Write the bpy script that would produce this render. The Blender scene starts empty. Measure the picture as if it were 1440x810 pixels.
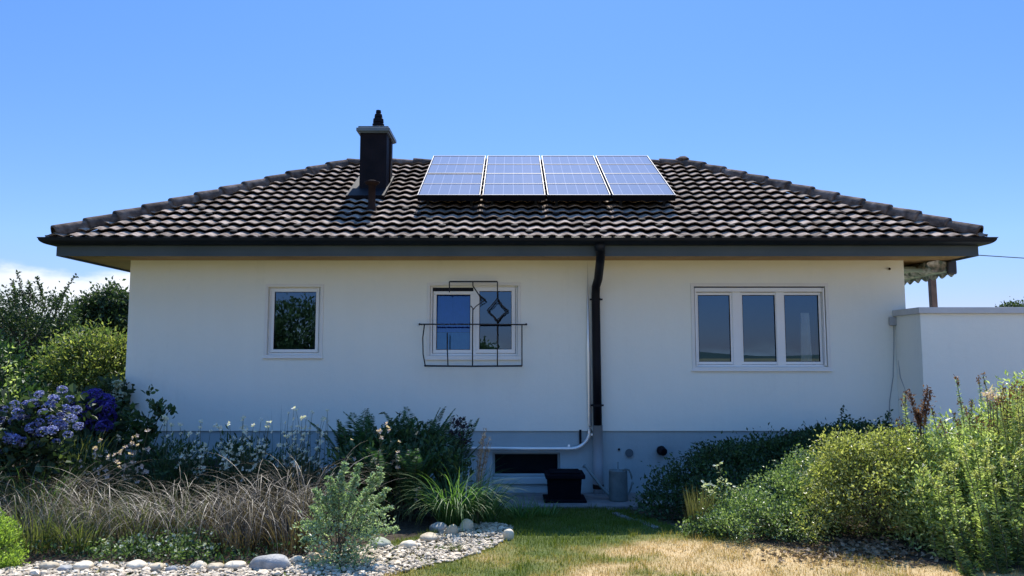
import bpy, math
import numpy as np
rng = np.random.default_rng(11)
R = math.radians
scene = bpy.context.scene
COL = scene.collection

# ------------------------------------------------------------------ camera model
EYE = 1.7
F = 1060.0
PITCH = math.atan(98.0 / F)
CP, SP = math.cos(PITCH), math.sin(PITCH)

def at(px, py, Y):
    r = (px - 720.0) / F
    u = (405.0 - py) / F
    dy = CP - u * SP
    dz = SP + u * CP
    t = Y / dy
    return np.array([r * t, Y, EYE + dz * t])

def X(px, Y): return float(at(px, 503, Y)[0])
def Z(py, Y): return float(at(720, py, Y)[2])

def sm(a, b, x):
    t = np.clip((np.asarray(x, float) - a) / (b - a), 0, 1)
    return t * t * (3 - 2 * t)

# ------------------------------------------------------------------ terrain height
def gz(x, y):
    x = np.asarray(x, float); y = np.asarray(y, float)
    z = -0.05 * sm(5, 8, y)
    z = z - 0.21 * sm(7.6, 9.9, y) * (1 - sm(2.3, 3.2, x)) * sm(-1.2, -0.4, x)
    z = z + 0.30 * sm(-1.4, -4.5, x) * sm(7.0, 9.8, y)
    z = z + 0.62 * sm(1.9, 4.6, x) * sm(7.0, 10.4, y)
    z = z + 0.12 * sm(2.4, 3.6, x) * sm(6.0, 7.4, y)
    far = sm(11.5, 14.0, y)
    z = z * (1 - far) + 0.25 * far
    z = z + 0.015 * np.sin(x * 1.7 + 0.6) * np.cos(y * 1.3) + 0.008 * np.sin(x * 4.1) * np.sin(y * 3.7)
    return z

def gpt(px, py):
    lo, hi = 3.0, 40.0
    for _ in range(50):
        m = (lo + hi) / 2
        p = at(px, py, m)
        if p[2] > gz(p[0], p[1]): lo = m
        else: hi = m
    p = at(px, py, lo); p[2] = gz(p[0], p[1]); return p

# ------------------------------------------------------------------ mesh builder
class MB:
    def __init__(s): s.v = []; s.n = 0; s.f = []
    def add(s, v, f):
        v = np.asarray(v, float).reshape(-1, 3)
        s.v.append(v)
        if isinstance(f, np.ndarray): fs = [f]
        else:
            d = {}
            for q in f: d.setdefault(len(q), []).append(q)
            fs = [np.array(q) for q in d.values()]
        for a in fs: s.f.append(a.astype(np.int64) + s.n)
        s.n += len(v)
        return s
    def mesh(s, name, smooth=False):
        me = bpy.data.meshes.new(name)
        v = np.concatenate(s.v)
        me.vertices.add(len(v)); me.vertices.foreach_set('co', v.astype(np.float32).ravel())
        loops = np.concatenate([a.ravel() for a in s.f])
        cnt = np.concatenate([np.full(len(a), a.shape[1]) for a in s.f])
        st = np.concatenate([[0], np.cumsum(cnt)[:-1]])
        me.loops.add(len(loops)); me.loops.foreach_set('vertex_index', loops.astype(np.int32))
        me.polygons.add(len(cnt)); me.polygons.foreach_set('loop_start', st.astype(np.int32))
        me.polygons.foreach_set('loop_total', cnt.astype(np.int32))
        me.update(calc_edges=True)
        me.polygons.foreach_set('use_smooth', np.full(len(cnt), bool(smooth)))
        me.validate(); return me
    def build(s, name, mat, parent=None, smooth=False, bevel=0, label=None):
        o = bpy.data.objects.new(name, s.mesh(name, smooth)); COL.objects.link(o)
        o.data.materials.append(mat)
        if parent is not None: put(o, parent)
        if bevel:
            m = o.modifiers.new('Bevel', 'BEVEL'); m.width = bevel; m.segments = 2; m.limit_method = 'ANGLE'
        if label: o['label'] = label
        return o

def put(o, parent):
    o.parent = parent
    w = np.array(parent_world(parent)); o.location = tuple(-w)     # geometry is built in world coordinates
def parent_world(p):
    w = np.array(p.location)
    q = p.parent
    while q is not None:
        w = w + np.array(q.location); q = q.parent
    return w

def tag(o, label=None, cat=None, group=None, kind=None):
    if label: o['label'] = label
    if cat: o['category'] = cat
    if group: o['group'] = group
    if kind: o['kind'] = kind
    return o

def empty(name, loc, label, cat, group=None):
    o = bpy.data.objects.new(name, None); COL.objects.link(o); o.location = tuple(loc)
    o.empty_display_size = 0.2
    return tag(o, label, cat, group)

def box(mb, x0, x1, y0, y1, z0, z1):
    v = [(x, y, z) for x in (x0, x1) for y in (y0, y1) for z in (z0, z1)]
    mb.add(v, np.array([(0,1,3,2),(4,6,7,5),(0,4,5,1),(2,3,7,6),(0,2,6,4),(1,5,7,3)]))
    return mb
def bx(*a): return box(MB(), *a)

def ring_box(mb, x0, x1, z0, z1, t, y0, y1, tb=None):
    tb = t if tb is None else tb
    box(mb, x0, x1, y0, y1, z1 - t, z1); box(mb, x0, x1, y0, y1, z0, z0 + tb)
    box(mb, x0, x0 + t, y0, y1, z0 + tb, z1 - t); box(mb, x1 - t, x1, y0, y1, z0 + tb, z1 - t)
    return mb

def tube(mb, pts, r, n=8):
    pts = np.asarray(pts, float); k = len(pts)
    r = np.broadcast_to(np.asarray(r, float), (k,))
    d = np.gradient(pts, axis=0); d /= np.linalg.norm(d, axis=1)[:, None] + 1e-9
    ref = np.array([0, 0, 1.0]) if abs(d[:, 2]).mean() < .8 else np.array([1.0, 0, 0])
    u = np.cross(d, ref); u /= np.linalg.norm(u, axis=1)[:, None] + 1e-9
    w = np.cross(d, u)
    a = np.arange(n) * 2 * math.pi / n
    v = pts[:, None] + r[:, None, None] * (np.cos(a)[None, :, None] * u[:, None] + np.sin(a)[None, :, None] * w[:, None])
    i = np.arange(k - 1)[:, None] * n; j = np.arange(n)[None]; jn = (j + 1) % n
    f = np.stack([i + j, i + jn, i + n + jn, i + n + j], -1).reshape(-1, 4)
    mb.add(v.reshape(-1, 3), f)
    c0 = mb.n - k * n
    mb.f.append((np.arange(n)[None] + c0)); mb.f.append((np.arange(n)[None] + c0 + (k - 1) * n))
    return mb

def lathe(mb, prof, c, n=20, flip=False):
    prof = np.asarray(prof, float); k = len(prof)
    a = np.arange(n) * 2 * math.pi / n
    v = np.stack([c[0] + prof[:, 0][:, None] * np.cos(a), c[1] + prof[:, 0][:, None] * np.sin(a), c[2] + np.repeat(prof[:, 1][:, None], n, 1)], -1)
    i = np.arange(k - 1)[:, None] * n; j = np.arange(n)[None]; jn = (j + 1) % n
    mb.add(v.reshape(-1, 3), np.stack([i + j, i + jn, i + n + jn, i + n + j], -1).reshape(-1, 4))
    c0 = mb.n - k * n
    mb.f.append(np.arange(n)[None] + c0); mb.f.append(np.arange(n)[None] + c0 + (k - 1) * n)
    return mb

def curve(p0, p1, p2, k=8):
    t = np.linspace(0, 1, k)[:, None]
    return (1 - t) ** 2 * np.array(p0) + 2 * t * (1 - t) * np.array(p1) + t ** 2 * np.array(p2)

def norm(v): return v / (np.linalg.norm(v, axis=-1, keepdims=True) + 1e-9)

def leaves(mb, P, D, L, W, fold=.25, six=False, droop=.0):
    P = np.asarray(P, float); n = len(P); D = norm(np.asarray(D, float))
    L = np.broadcast_to(L, (n,))[:, None]; W = np.broadcast_to(W, (n,))[:, None]
    h = norm(rng.normal(size=(n, 3)) + np.array([0, 0, .9]))
    s = norm(np.cross(D, h)); nn = np.cross(s, D)
    tip = P + D * L - np.array([0, 0, 1.0]) * L * droop
    if not six:
        m = P + D * L * .45
        a = m + s * W * .5 + nn * W * fold; b = m - s * W * .5 + nn * W * fold
        v = np.stack([P, a, tip, b], 1).reshape(-1, 3)
        i = np.arange(n)[:, None] * 4
        f = np.concatenate([i + np.array([0, 1, 2]), i + np.array([0, 2, 3])])
    else:
        m1 = P + D * L * .25; m2 = P + D * L * .65 - np.array([0, 0, 1.0]) * L * droop * .4
        a = m1 + s * W * .42 + nn * W * fold * .8; b = m1 - s * W * .42 + nn * W * fold * .8
        c = m2 + s * W * .46 + nn * W * fold; d = m2 - s * W * .46 + nn * W * fold
        v = np.stack([P, a, c, tip, d, b], 1).reshape(-1, 3)
        i = np.arange(n)[:, None] * 6
        f = np.concatenate([i + np.array([0, 1, 2, 3]), i + np.array([0, 3, 4, 5])])
    mb.add(v, f); return mb

def blades(mb, B, az, L, lean, droop, W, segs=5):
    """arching blades: start angle from vertical lean, curl droop (rad) along length"""
    n = len(B); B = np.asarray(B, float)
    az = np.broadcast_to(az, (n,)); L = np.broadcast_to(L, (n,)); lean = np.broadcast_to(lean, (n,)); droop = np.broadcast_to(droop, (n,)); W = np.broadcast_to(W, (n,))
    out = np.stack([np.cos(az), np.sin(az), 0 * az], 1)
    tw = rng.uniform(-.8, .8, n)
    side = np.stack([-np.sin(az + tw), np.cos(az + tw), 0 * az], 1)
    p = B.copy(); rows = []
    for k in range(segs + 1):
        t = k / segs
        w = W * (1 - t ** 1.6) * (.55 + .9 * min(t * 3, .5))
        rows.append(p - side * w[:, None] * .5); rows.append(p + side * w[:, None] * .5)
        ang = lean + droop * (t ** 1.3)
        p = p + (out * np.sin(ang)[:, None] + np.array([0, 0, 1.0]) * np.cos(ang)[:, None]) * (L / segs)[:, None]
    v = np.stack(rows, 1)
    i = np.arange(n)[:, None] * (2 * (segs + 1))
    f = np.concatenate([i + np.array([2 * k, 2 * k + 1, 2 * k + 3, 2 * k + 2]) for k in range(segs)])
    mb.add(v.reshape(-1, 3), f); return mb

# ------------------------------------------------------------------ materials
def nodes(name):
    m = bpy.data.materials.new(name); m.use_nodes = True
    nt = m.node_tree; nt.nodes.clear()
    out = nt.nodes.new('ShaderNodeOutputMaterial')
    return m, nt, out
def ramp(nt, cols, pos=None):
    r = nt.nodes.new('ShaderNodeValToRGB'); el = r.color_ramp.elements
    n = len(cols)
    pos = pos or [i / (n - 1) for i in range(n)]
    while len(el) < n: el.new(.5)
    for e, c, p in zip(el, cols, pos): e.position = p; e.color = (*c, 1)
    return r
def mat(name, cols, scale=8, rough=.8, bump=0.0, bscale=None, metal=0.0, spec=.5, pos=None, detail=5, island=0.0):
    m, nt, out = nodes(name)
    b = nt.nodes.new('ShaderNodeBsdfPrincipled'); b.inputs['Roughness'].default_value = rough
    b.inputs['Metallic'].default_value = metal; b.inputs['Specular IOR Level'].default_value = spec
    tc = nt.nodes.new('ShaderNodeTexCoord')
    nz = nt.nodes.new('ShaderNodeTexNoise'); nz.inputs['Scale'].default_value = scale; nz.inputs['Detail'].default_value = detail
    nt.links.new(tc.outputs['Object'], nz.inputs['Vector'])
    pos = pos or [.3 + .4 * i / max(1, len(cols) - 1) for i in range(len(cols))]
    r = ramp(nt, cols, pos); nt.links.new(nz.outputs['Fac'], r.inputs['Fac'])
    colo = r.outputs['Color']
    if island:
        g = nt.nodes.new('ShaderNodeNewGeometry')
        mr = nt.nodes.new('ShaderNodeMapRange'); mr.inputs['To Min'].default_value = 1 - island; mr.inputs['To Max'].default_value = 1 + island
        nt.links.new(g.outputs['Random Per Island'], mr.inputs['Value'])
        mx = nt.nodes.new('ShaderNodeVectorMath'); mx.operation = 'SCALE'
        nt.links.new(colo, mx.inputs[0]); nt.links.new(mr.outputs['Result'], mx.inputs['Scale']); colo = mx.outputs['Vector']
    nt.links.new(colo, b.inputs['Base Color'])
    if bump:
        n2 = nt.nodes.new('ShaderNodeTexNoise'); n2.inputs['Scale'].default_value = bscale or scale * 6; n2.inputs['Detail'].default_value = 6
        nt.links.new(tc.outputs['Object'], n2.inputs['Vector'])
        bp = nt.nodes.new('ShaderNodeBump'); bp.inputs['Strength'].default_value = bump; bp.inputs['Distance'].default_value = .02
        nt.links.new(n2.outputs['Fac'], bp.inputs['Height']); nt.links.new(bp.outputs['Normal'], b.inputs['Normal'])
    nt.links.new(b.outputs['BSDF'], out.inputs['Surface'])
    return m
def leafmat(name, cols, trans=.35, rough=.55, spec=.35, pos=None, tcol=1.5, noise=.35):
    m, nt, out = nodes(name)
    g = nt.nodes.new('ShaderNodeNewGeometry')
    tc = nt.nodes.new('ShaderNodeTexCoord')
    nz = nt.nodes.new('ShaderNodeTexNoise'); nz.inputs['Scale'].default_value = 3.0; nz.inputs['Detail'].default_value = 3
    nt.links.new(tc.outputs['Object'], nz.inputs['Vector'])
    ma = nt.nodes.new('ShaderNodeMath'); ma.operation = 'MULTIPLY_ADD'; ma.inputs[1].default_value = noise * 2; ma.inputs[2].default_value = -noise
    nt.links.new(nz.outputs['Fac'], ma.inputs[0])
    ad = nt.nodes.new('ShaderNodeMath'); ad.operation = 'ADD'
    nt.links.new(g.outputs['Random Per Island'], ad.inputs[0]); nt.links.new(ma.outputs[0], ad.inputs[1])
    r = ramp(nt, cols, pos); nt.links.new(ad.outputs[0], r.inputs['Fac'])
    b = nt.nodes.new('ShaderNodeBsdfPrincipled'); b.inputs['Roughness'].default_value = rough; b.inputs['Specular IOR Level'].default_value = spec
    nt.links.new(r.outputs['Color'], b.inputs['Base Color'])
    t = nt.nodes.new('ShaderNodeBsdfTranslucent')
    sc = nt.nodes.new('ShaderNodeVectorMath'); sc.operation = 'MULTIPLY'; sc.inputs[1].default_value = (tcol * 1.05, tcol * 1.15, tcol * .6)
    nt.links.new(r.outputs['Color'], sc.inputs[0]); nt.links.new(sc.outputs['Vector'], t.inputs['Color'])
    mx = nt.nodes.new('ShaderNodeMixShader'); mx.inputs['Fac'].default_value = trans
    nt.links.new(b.outputs['BSDF'], mx.inputs[1]); nt.links.new(t.outputs['BSDF'], mx.inputs[2])
    nt.links.new(mx.outputs['Shader'], out.inputs['Surface'])
    return m

def render_mat(name, col, var, bump):
    """lime render: trowel unevenness, faint rain streaks and a fine grain"""
    m, nt, out = nodes(name)
    b = nt.nodes.new('ShaderNodeBsdfPrincipled'); b.inputs['Roughness'].default_value = .92; b.inputs['Specular IOR Level'].default_value = .15
    tc = nt.nodes.new('ShaderNodeTexCoord')
    def nz(scale, sc, det=5, rough=.55):
        mp = nt.nodes.new('ShaderNodeMapping'); mp.inputs['Scale'].default_value = sc; nt.links.new(tc.outputs['Object'], mp.inputs[0])
        n = nt.nodes.new('ShaderNodeTexNoise'); n.inputs['Scale'].default_value = scale; n.inputs['Detail'].default_value = det; n.inputs['Roughness'].default_value = rough
        nt.links.new(mp.outputs[0], n.inputs['Vector']); return n.outputs['Fac']
    def mth(op, a, c):
        n = nt.nodes.new('ShaderNodeMath'); n.operation = op
        for i, q in enumerate((a, c)):
            if isinstance(q, (int, float)): n.inputs[i].default_value = q
            else: nt.links.new(q, n.inputs[i])
        return n.outputs[0]
    f = mth('ADD', mth('MULTIPLY', nz(.7, (1,1,1)), 1.0), mth('MULTIPLY', nz(2.6, (1.6,1.6,.10), 6, .7), .9))
    f = mth('ADD', f, mth('MULTIPLY', nz(14, (1,1,1), 6, .7), .5))
    r = ramp(nt, [tuple(c * (1 - var * 2.4) for c in col), tuple(c * (1 - var * .3) for c in col), tuple(c * (1 + var * .5) for c in col)], [.25, .55, .95])
    g = mth('MULTIPLY', f, .52); nt.links.new(g, r.inputs['Fac']); nt.links.new(r.outputs['Color'], b.inputs['Base Color'])
    h = mth('ADD', mth('MULTIPLY', nz(5, (1,1,1)), 2.0), nz(110, (1,1,1), 4))
    bp = nt.nodes.new('ShaderNodeBump'); bp.inputs['Strength'].default_value = bump; bp.inputs['Distance'].default_value = .02
    nt.links.new(h, bp.inputs['Height']); nt.links.new(bp.outputs['Normal'], b.inputs['Normal'])
    nt.links.new(b.outputs['BSDF'], out.inputs['Surface']); return m
M = {}
M['wall'] = render_mat('white_render', (.845,.84,.755), .07, .2)
M['plinth'] = render_mat('grey_plinth', (.37,.44,.455), .16, .22)
M['soffit'] = mat('soffit_wood', [(.30,.17,.07),(.42,.25,.11)], 3, .6, .1, 40)
M['fascia'] = mat('fascia_paint', [(.065,.086,.10),(.085,.108,.122)], 2, .7, spec=.15)
M['gutter'] = mat('gutter_metal', [(.005,.008,.014),(.009,.013,.02)], 4, .45, spec=.22)
M['pipe_dark'] = mat('downpipe_dark', [(.004,.005,.009),(.007,.008,.013)], 4, .5, spec=.15)
M['pipe_grey'] = mat('standpipe_grey', [(.30,.34,.37),(.36,.40,.43)], 4, .6)
M['steel'] = mat('bright_steel', [(.74,.73,.70),(.84,.83,.79)], 5, .22, metal=.35)
M['tile'] = mat('concrete_tile', [(.10,.072,.056),(.23,.178,.145),(.36,.295,.245)], 10, .95, .4, 60, spec=.08, island=.36)
M['ridge'] = mat('ridge_tile', [(.05,.038,.032),(.12,.09,.075),(.20,.155,.13)], 9, .95, .5, 50, spec=.05, island=.3)
M['snow'] = mat('snow_guard', [(.006,.006,.007),(.012,.011,.012)], 8, .8, spec=.1)
M['chimney'] = mat('chimney_slate', [(.005,.005,.008),(.011,.009,.013)], 5, .7, .2, 30, spec=.12)
M['cap'] = mat('chimney_cap_metal', [(.07,.10,.125),(.11,.145,.17)], 4, .45, spec=.5)
M['clay'] = mat('vent_clay', [(.018,.011,.010),(.035,.021,.017)], 8, .9, spec=.08)
M['frame'] = mat('window_white', [(.80,.79,.77),(.84,.83,.81)], 3, .35)
M['trim'] = mat('window_surround', [(.74,.72,.67),(.79,.77,.72)], 3, .75)
M['gasket'] = mat('gasket_dark', [(.008,.010,.016),(.014,.016,.024)], 5, .7, spec=.15)
M['iron'] = mat('wrought_iron', [(.008,.009,.014),(.018,.02,.028)], 9, .5)
M['interior'] = mat('room_wall', [(.03,.06,.11),(.045,.085,.14)], 2, .9)
M['curtain'] = mat('curtain_white', [(.7,.7,.72),(.8,.8,.82)], 6, .9)
M['sky_reflection'] = mat('painted_reflection', [(.010,.042,.34),(.016,.062,.46)], 7, .8); M['sky_reflection_low'] = mat('painted_reflection_low', [(.05,.20,.33),(.09,.27,.40)], 9, .9)  # sheet colours hold the sky reflected in the middle window's left pane
M['concrete'] = mat('concrete_slab', [(.10,.105,.11),(.19,.19,.19)], 5, .9, .3, 40)
M['coping'] = mat('wall_coping', [(.50,.50,.50),(.58,.58,.58)], 4, .6)
M['wood'] = mat('brown_post', [(.11,.06,.045),(.19,.11,.08)], 6, .75, .2, 30)
M['awning'] = mat('awning_cloth', [(.10,.13,.10),(.30,.28,.25),(.52,.50,.46)], 11, .9, .3, 25, pos=[.38,.5,.6])
M['awning_rail'] = mat('awning_rail', [(.20,.26,.22),(.28,.33,.28)], 6, .5)
M['cable'] = mat('cable_grey', [(.30,.33,.36),(.36,.38,.40)], 5, .6)
M['wire'] = mat('overhead_wire', [(.05,.06,.09),(.07,.08,.11)], 5, .6)
M['bin'] = mat('dark_plastic', [(.003,.004,.007),(.007,.007,.011)], 7, .9, spec=.05)
M['zinc'] = mat('galvanised', [(.10,.135,.14),(.17,.21,.215)], 9, .6, metal=.2)
M['stone'] = mat('river_stone', [(.30,.235,.145),(.45,.36,.24),(.60,.49,.345)], 6, .85, .35, 40)
M['stone_grey'] = mat('grey_boulder', [(.17,.165,.15),(.28,.27,.25),(.40,.38,.35)], 9, .85, .45, 40)
M['stone_white'] = mat('white_stone', [(.52,.43,.29),(.72,.61,.45)], 6, .8, .3, 40)
M['stone_moss'] = mat('mossy_stone', [(.16,.19,.11),(.30,.31,.22),(.40,.40,.33)], 8, .9, .3, 40)
M['pebble'] = mat('pebbles', [(.25,.20,.135),(.43,.35,.25),(.62,.53,.41)], 14, .85, .2, 60, island=.40)
M['bark'] = mat('bark', [(.05,.038,.028),(.11,.085,.06)], 12, .9, .3, 40)
M['stem'] = mat('green_stem', [(.06,.075,.03),(.10,.10,.05)], 10, .8)
M['stem_brown'] = mat('brown_stem', [(.09,.06,.035),(.17,.12,.075)], 12, .85)
M['straw'] = mat('straw_stem', [(.22,.15,.085),(.36,.27,.17)], 14, .8, island=.3)

# ground: lawn / soil / gravel bed decided by a mask attribute
def ground_mat(name, blades_only=False):
    m, nt, out = nodes(name)
    tc = nt.nodes.new('ShaderNodeTexCoord')
    def noise(s, d=4):
        n = nt.nodes.new('ShaderNodeTexNoise'); n.inputs['Scale'].default_value = s; n.inputs['Detail'].default_value = d
        nt.links.new(tc.outputs['Object'], n.inputs['Vector']); return n
    n1, n2 = noise(1.6, 7), noise(23, 6)
    at_ = nt.nodes.new('ShaderNodeAttribute'); at_.attribute_name = 'dry'  # holds turf dryness plus the house shade put into it
    ad = nt.nodes.new('ShaderNodeMath'); ad.operation = 'MULTIPLY_ADD'; ad.inputs[1].default_value = .9; ad.inputs[2].default_value = -.45
    nt.links.new(n1.outputs['Fac'], ad.inputs[0])
    a2 = nt.nodes.new('ShaderNodeMath'); a2.operation = 'ADD'
    nt.links.new(ad.outputs[0], a2.inputs[0]); nt.links.new(at_.outputs['Fac'], a2.inputs[1])
    if blades_only:
        g = nt.nodes.new('ShaderNodeNewGeometry')
        a3 = nt.nodes.new('ShaderNodeMath'); a3.operation = 'MULTIPLY_ADD'; a3.inputs[1].default_value = .5; a3.inputs[2].default_value = -.25
        nt.links.new(g.outputs['Random Per Island'], a3.inputs[0])
        a4 = nt.nodes.new('ShaderNodeMath'); a4.operation = 'ADD'
        nt.links.new(a2.outputs[0], a4.inputs[0]); nt.links.new(a3.outputs[0], a4.inputs[1]); a2 = a4
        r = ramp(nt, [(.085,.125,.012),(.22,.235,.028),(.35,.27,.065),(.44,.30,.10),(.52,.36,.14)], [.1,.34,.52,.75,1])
        nt.links.new(a2.outputs[0], r.inputs['Fac'])
        b = nt.nodes.new('ShaderNodeBsdfPrincipled'); b.inputs['Roughness'].default_value = .7; b.inputs['Specular IOR Level'].default_value = .25
        nt.links.new(r.outputs['Color'], b.inputs['Base Color'])
        t = nt.nodes.new('ShaderNodeBsdfTranslucent'); nt.links.new(r.outputs['Color'], t.inputs['Color'])
        mx = nt.nodes.new('ShaderNodeMixShader'); mx.inputs[0].default_value = .4
        nt.links.new(b.outputs[0], mx.inputs[1]); nt.links.new(t.outputs[0], mx.inputs[2]); nt.links.new(mx.outputs[0], out.inputs['Surface'])
        return m
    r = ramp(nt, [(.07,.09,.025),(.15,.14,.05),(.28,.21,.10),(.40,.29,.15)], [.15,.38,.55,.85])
    nt.links.new(a2.outputs[0], r.inputs['Fac'])
    rs = ramp(nt, [(.030,.022,.016),(.07,.052,.036)], [.35,.65]); nt.links.new(n2.outputs['Fac'], rs.inputs['Fac'])
    so = nt.nodes.new('ShaderNodeAttribute'); so.attribute_name = 'soil'
    mx = nt.nodes.new('ShaderNodeMix'); mx.data_type = 'RGBA'
    nt.links.new(so.outputs['Fac'], mx.inputs['Factor']); nt.links.new(r.outputs['Color'], mx.inputs['A']); nt.links.new(rs.outputs['Color'], mx.inputs['B'])
    b = nt.nodes.new('ShaderNodeBsdfPrincipled'); b.inputs['Roughness'].default_value = .95; b.inputs['Specular IOR Level'].default_value = .1
    nt.links.new(mx.outputs['Result'], b.inputs['Base Color'])
    bp = nt.nodes.new('ShaderNodeBump'); bp.inputs['Strength'].default_value = .6; bp.inputs['Distance'].default_value = .03
    nt.links.new(n2.outputs['Fac'], bp.inputs['Height']); nt.links.new(bp.outputs[0], b.inputs['Normal'])
    nt.links.new(b.outputs[0], out.inputs['Surface'])
    return m
M['ground'] = ground_mat('lawn_and_soil'); M['grass'] = ground_mat('grass_blades', True)

def glass_mat(name, tint, ior):
    m, nt, out = nodes(name)
    gl = nt.nodes.new('ShaderNodeBsdfGlossy'); gl.inputs['Roughness'].default_value = .0; gl.inputs['Color'].default_value = (*tint,1)
    tr = nt.nodes.new('ShaderNodeBsdfTransparent'); tr.inputs['Color'].default_value = (.75,.84,.88,1)
    lw = nt.nodes.new('ShaderNodeFresnel'); lw.inputs['IOR'].default_value = ior
    mx = nt.nodes.new('ShaderNodeMixShader')
    nt.links.new(lw.outputs[0], mx.inputs[0]); nt.links.new(tr.outputs[0], mx.inputs[1]); nt.links.new(gl.outputs[0], mx.inputs[2])
    nt.links.new(mx.outputs[0], out.inputs['Surface']); return m
M['glass'] = glass_mat('window_glass', (.44,.70,1), 2.2); M['glass_blue'] = glass_mat('sky_tinted_glass', (.05,.15,.5), 2.5)  # second glass has reflected sky blue put into its tint

def cell_mat():
    m, nt, out = nodes('solar_cells')
    tc = nt.nodes.new('ShaderNodeTexCoord')
    br = nt.nodes.new('ShaderNodeTexBrick'); br.offset = 0; br.squash = 1
    br.inputs['Scale'].default_value = 1; br.inputs['Mortar Size'].default_value = .006; br.inputs['Brick Width'].default_value = .155; br.inputs['Row Height'].default_value = 5.0
    br.inputs['Color1'].default_value = (.15,.13,.15,1); br.inputs['Color2'].default_value = (.18,.15,.165,1); br.inputs['Mortar'].default_value = (.27,.24,.26,1)
    nt.links.new(tc.outputs['Object'], br.inputs['Vector'])
    nz = nt.nodes.new('ShaderNodeTexNoise'); nz.inputs['Scale'].default_value = 5
    nt.links.new(tc.outputs['Object'], nz.inputs['Vector'])
    rr = nt.nodes.new('ShaderNodeMapRange'); rr.inputs['To Min'].default_value = .035; rr.inputs['To Max'].default_value = .055
    nt.links.new(nz.outputs['Fac'], rr.inputs['Value'])
    b = nt.nodes.new('ShaderNodeBsdfPrincipled'); b.inputs['Specular IOR Level'].default_value = .3
    b.inputs['Coat Weight'].default_value = 0
    nt.links.new(rr.outputs[0], b.inputs['Roughness'])
    nt.links.new(br.outputs['Color'], b.inputs['Base Color']); nt.links.new(b.outputs[0], out.inputs['Surface']); return m
M['cells'] = cell_mat()
M['alu'] = mat('aluminium_frame', [(.20,.205,.23),(.25,.255,.28)], 5, .6, metal=.1, spec=.2)

# foliage
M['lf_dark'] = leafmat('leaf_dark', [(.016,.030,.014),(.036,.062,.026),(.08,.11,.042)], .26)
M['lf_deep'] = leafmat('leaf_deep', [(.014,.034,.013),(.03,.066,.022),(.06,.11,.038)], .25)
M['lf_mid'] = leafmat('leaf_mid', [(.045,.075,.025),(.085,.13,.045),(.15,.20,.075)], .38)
M['lf_yellow'] = leafmat('leaf_yellow', [(.06,.075,.025),(.16,.18,.05),(.32,.33,.11)], .45)
M['lf_gold'] = leafmat('leaf_gold', [(.10,.11,.03),(.27,.27,.085),(.48,.47,.21)], .42, .38, .6)
M['lf_lime'] = leafmat('leaf_lime', [(.12,.18,.025),(.2,.28,.05),(.28,.36,.09)], .45)
M['lf_silver'] = leafmat('leaf_silver', [(.11,.18,.09),(.22,.30,.18),(.40,.46,.34)], .38, .45, .5)
M['lf_coton'] = leafmat('leaf_coton', [(.05,.085,.025),(.12,.18,.06),(.27,.33,.16)], .34, .38, .6)
M['lf_phlox'] = leafmat('leaf_phlox', [(.13,.19,.05),(.30,.36,.12),(.54,.57,.29)], .42, .38, .6)
M['lf_phlox_y'] = leafmat('leaf_phlox_yellow', [(.18,.19,.065),(.35,.36,.13),(.50,.48,.25)], .42, .38, .6)
M['lf_rust'] = leafmat('leaf_rust', [(.07,.03,.02),(.14,.06,.035),(.20,.10,.06)], .3)
M['lf_rosem'] = leafmat('leaf_rosemary', [(.06,.065,.025),(.12,.12,.05),(.2,.18,.09)], .3)
M['lf_litter'] = leafmat('leaf_litter', [(.09,.055,.035),(.2,.14,.09),(.36,.28,.2)], .2, .8, .1)
M['gr_brown'] = leafmat('grass_brown', [(.030,.022,.015),(.065,.048,.03),(.13,.10,.065)], .3, .5, .4)
M['gr_silver'] = leafmat('grass_silver', [(.06,.045,.03),(.17,.13,.09),(.44,.38,.29)], .12, .5, .35, tcol=1.0)
M['gr_green'] = leafmat('grass_green', [(.04,.09,.02),(.08,.16,.04),(.16,.25,.08)], .4)
M['gr_olive'] = leafmat('grass_olive', [(.05,.065,.02),(.09,.105,.035),(.16,.16,.065)], .38)
M['fern'] = leafmat('fern_green', [(.02,.05,.018),(.035,.085,.028),(.06,.13,.045)], .3)
M['fl_white'] = leafmat('petal_white', [(.62,.58,.54),(.78,.75,.72)], .4, tcol=1.0)
M['fl_pink'] = leafmat('petal_pink', [(.55,.38,.34),(.70,.55,.50)], .4, tcol=1.0)
M['fl_lilac'] = leafmat('petal_lilac', [(.12,.125,.44),(.25,.265,.62),(.52,.54,.74)], .35, tcol=.9)
M['fl_violet'] = leafmat('petal_violet', [(.045,.03,.24),(.09,.06,.36),(.16,.11,.46)], .3, tcol=.9)
M['fl_cream'] = leafmat('petal_cream', [(.5,.52,.38),(.65,.66,.54)], .35, tcol=.9)
M['fl_dark'] = leafmat('seed_dark', [(.012,.009,.016),(.03,.02,.03)], .1)
M['petal_dead'] = leafmat('dead_leaf_pale', [(.5,.42,.3),(.62,.55,.42)], .3)

# ------------------------------------------------------------------ house
Yw = 11.0
XL, XR = X(177.5, Yw), X(1277, Yw)
zs = Z(366, Yw)                         # soffit level
zp = Z(606, Yw)                         # top of plinth
O = .684
Yf = Yw - O; XfL, XfR = XL - O, XR + O  # fascia planes
zg1 = Z(333.5, Yf - .17)                # gutter rim
zfas0, zfas1 = zs - .03, zs + .12
XeL, XeR, Ye = XfL - .05, XfR + .05, Yf - .07     # tile edge
ze = Z(331, Ye) - .05
zridge = Z(221.5, Ye + 3.34) - .14
run = 3.34
pitch = math.atan2(zridge - ze, run)
Yb_e = Ye + 2 * run; Yfb = Yb_e + .07; Ywb = Yfb - O

house = empty('house', (0, Yw, -.3), 'white rendered bungalow with a dark hipped tile roof and grey plinth', 'house')

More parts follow.
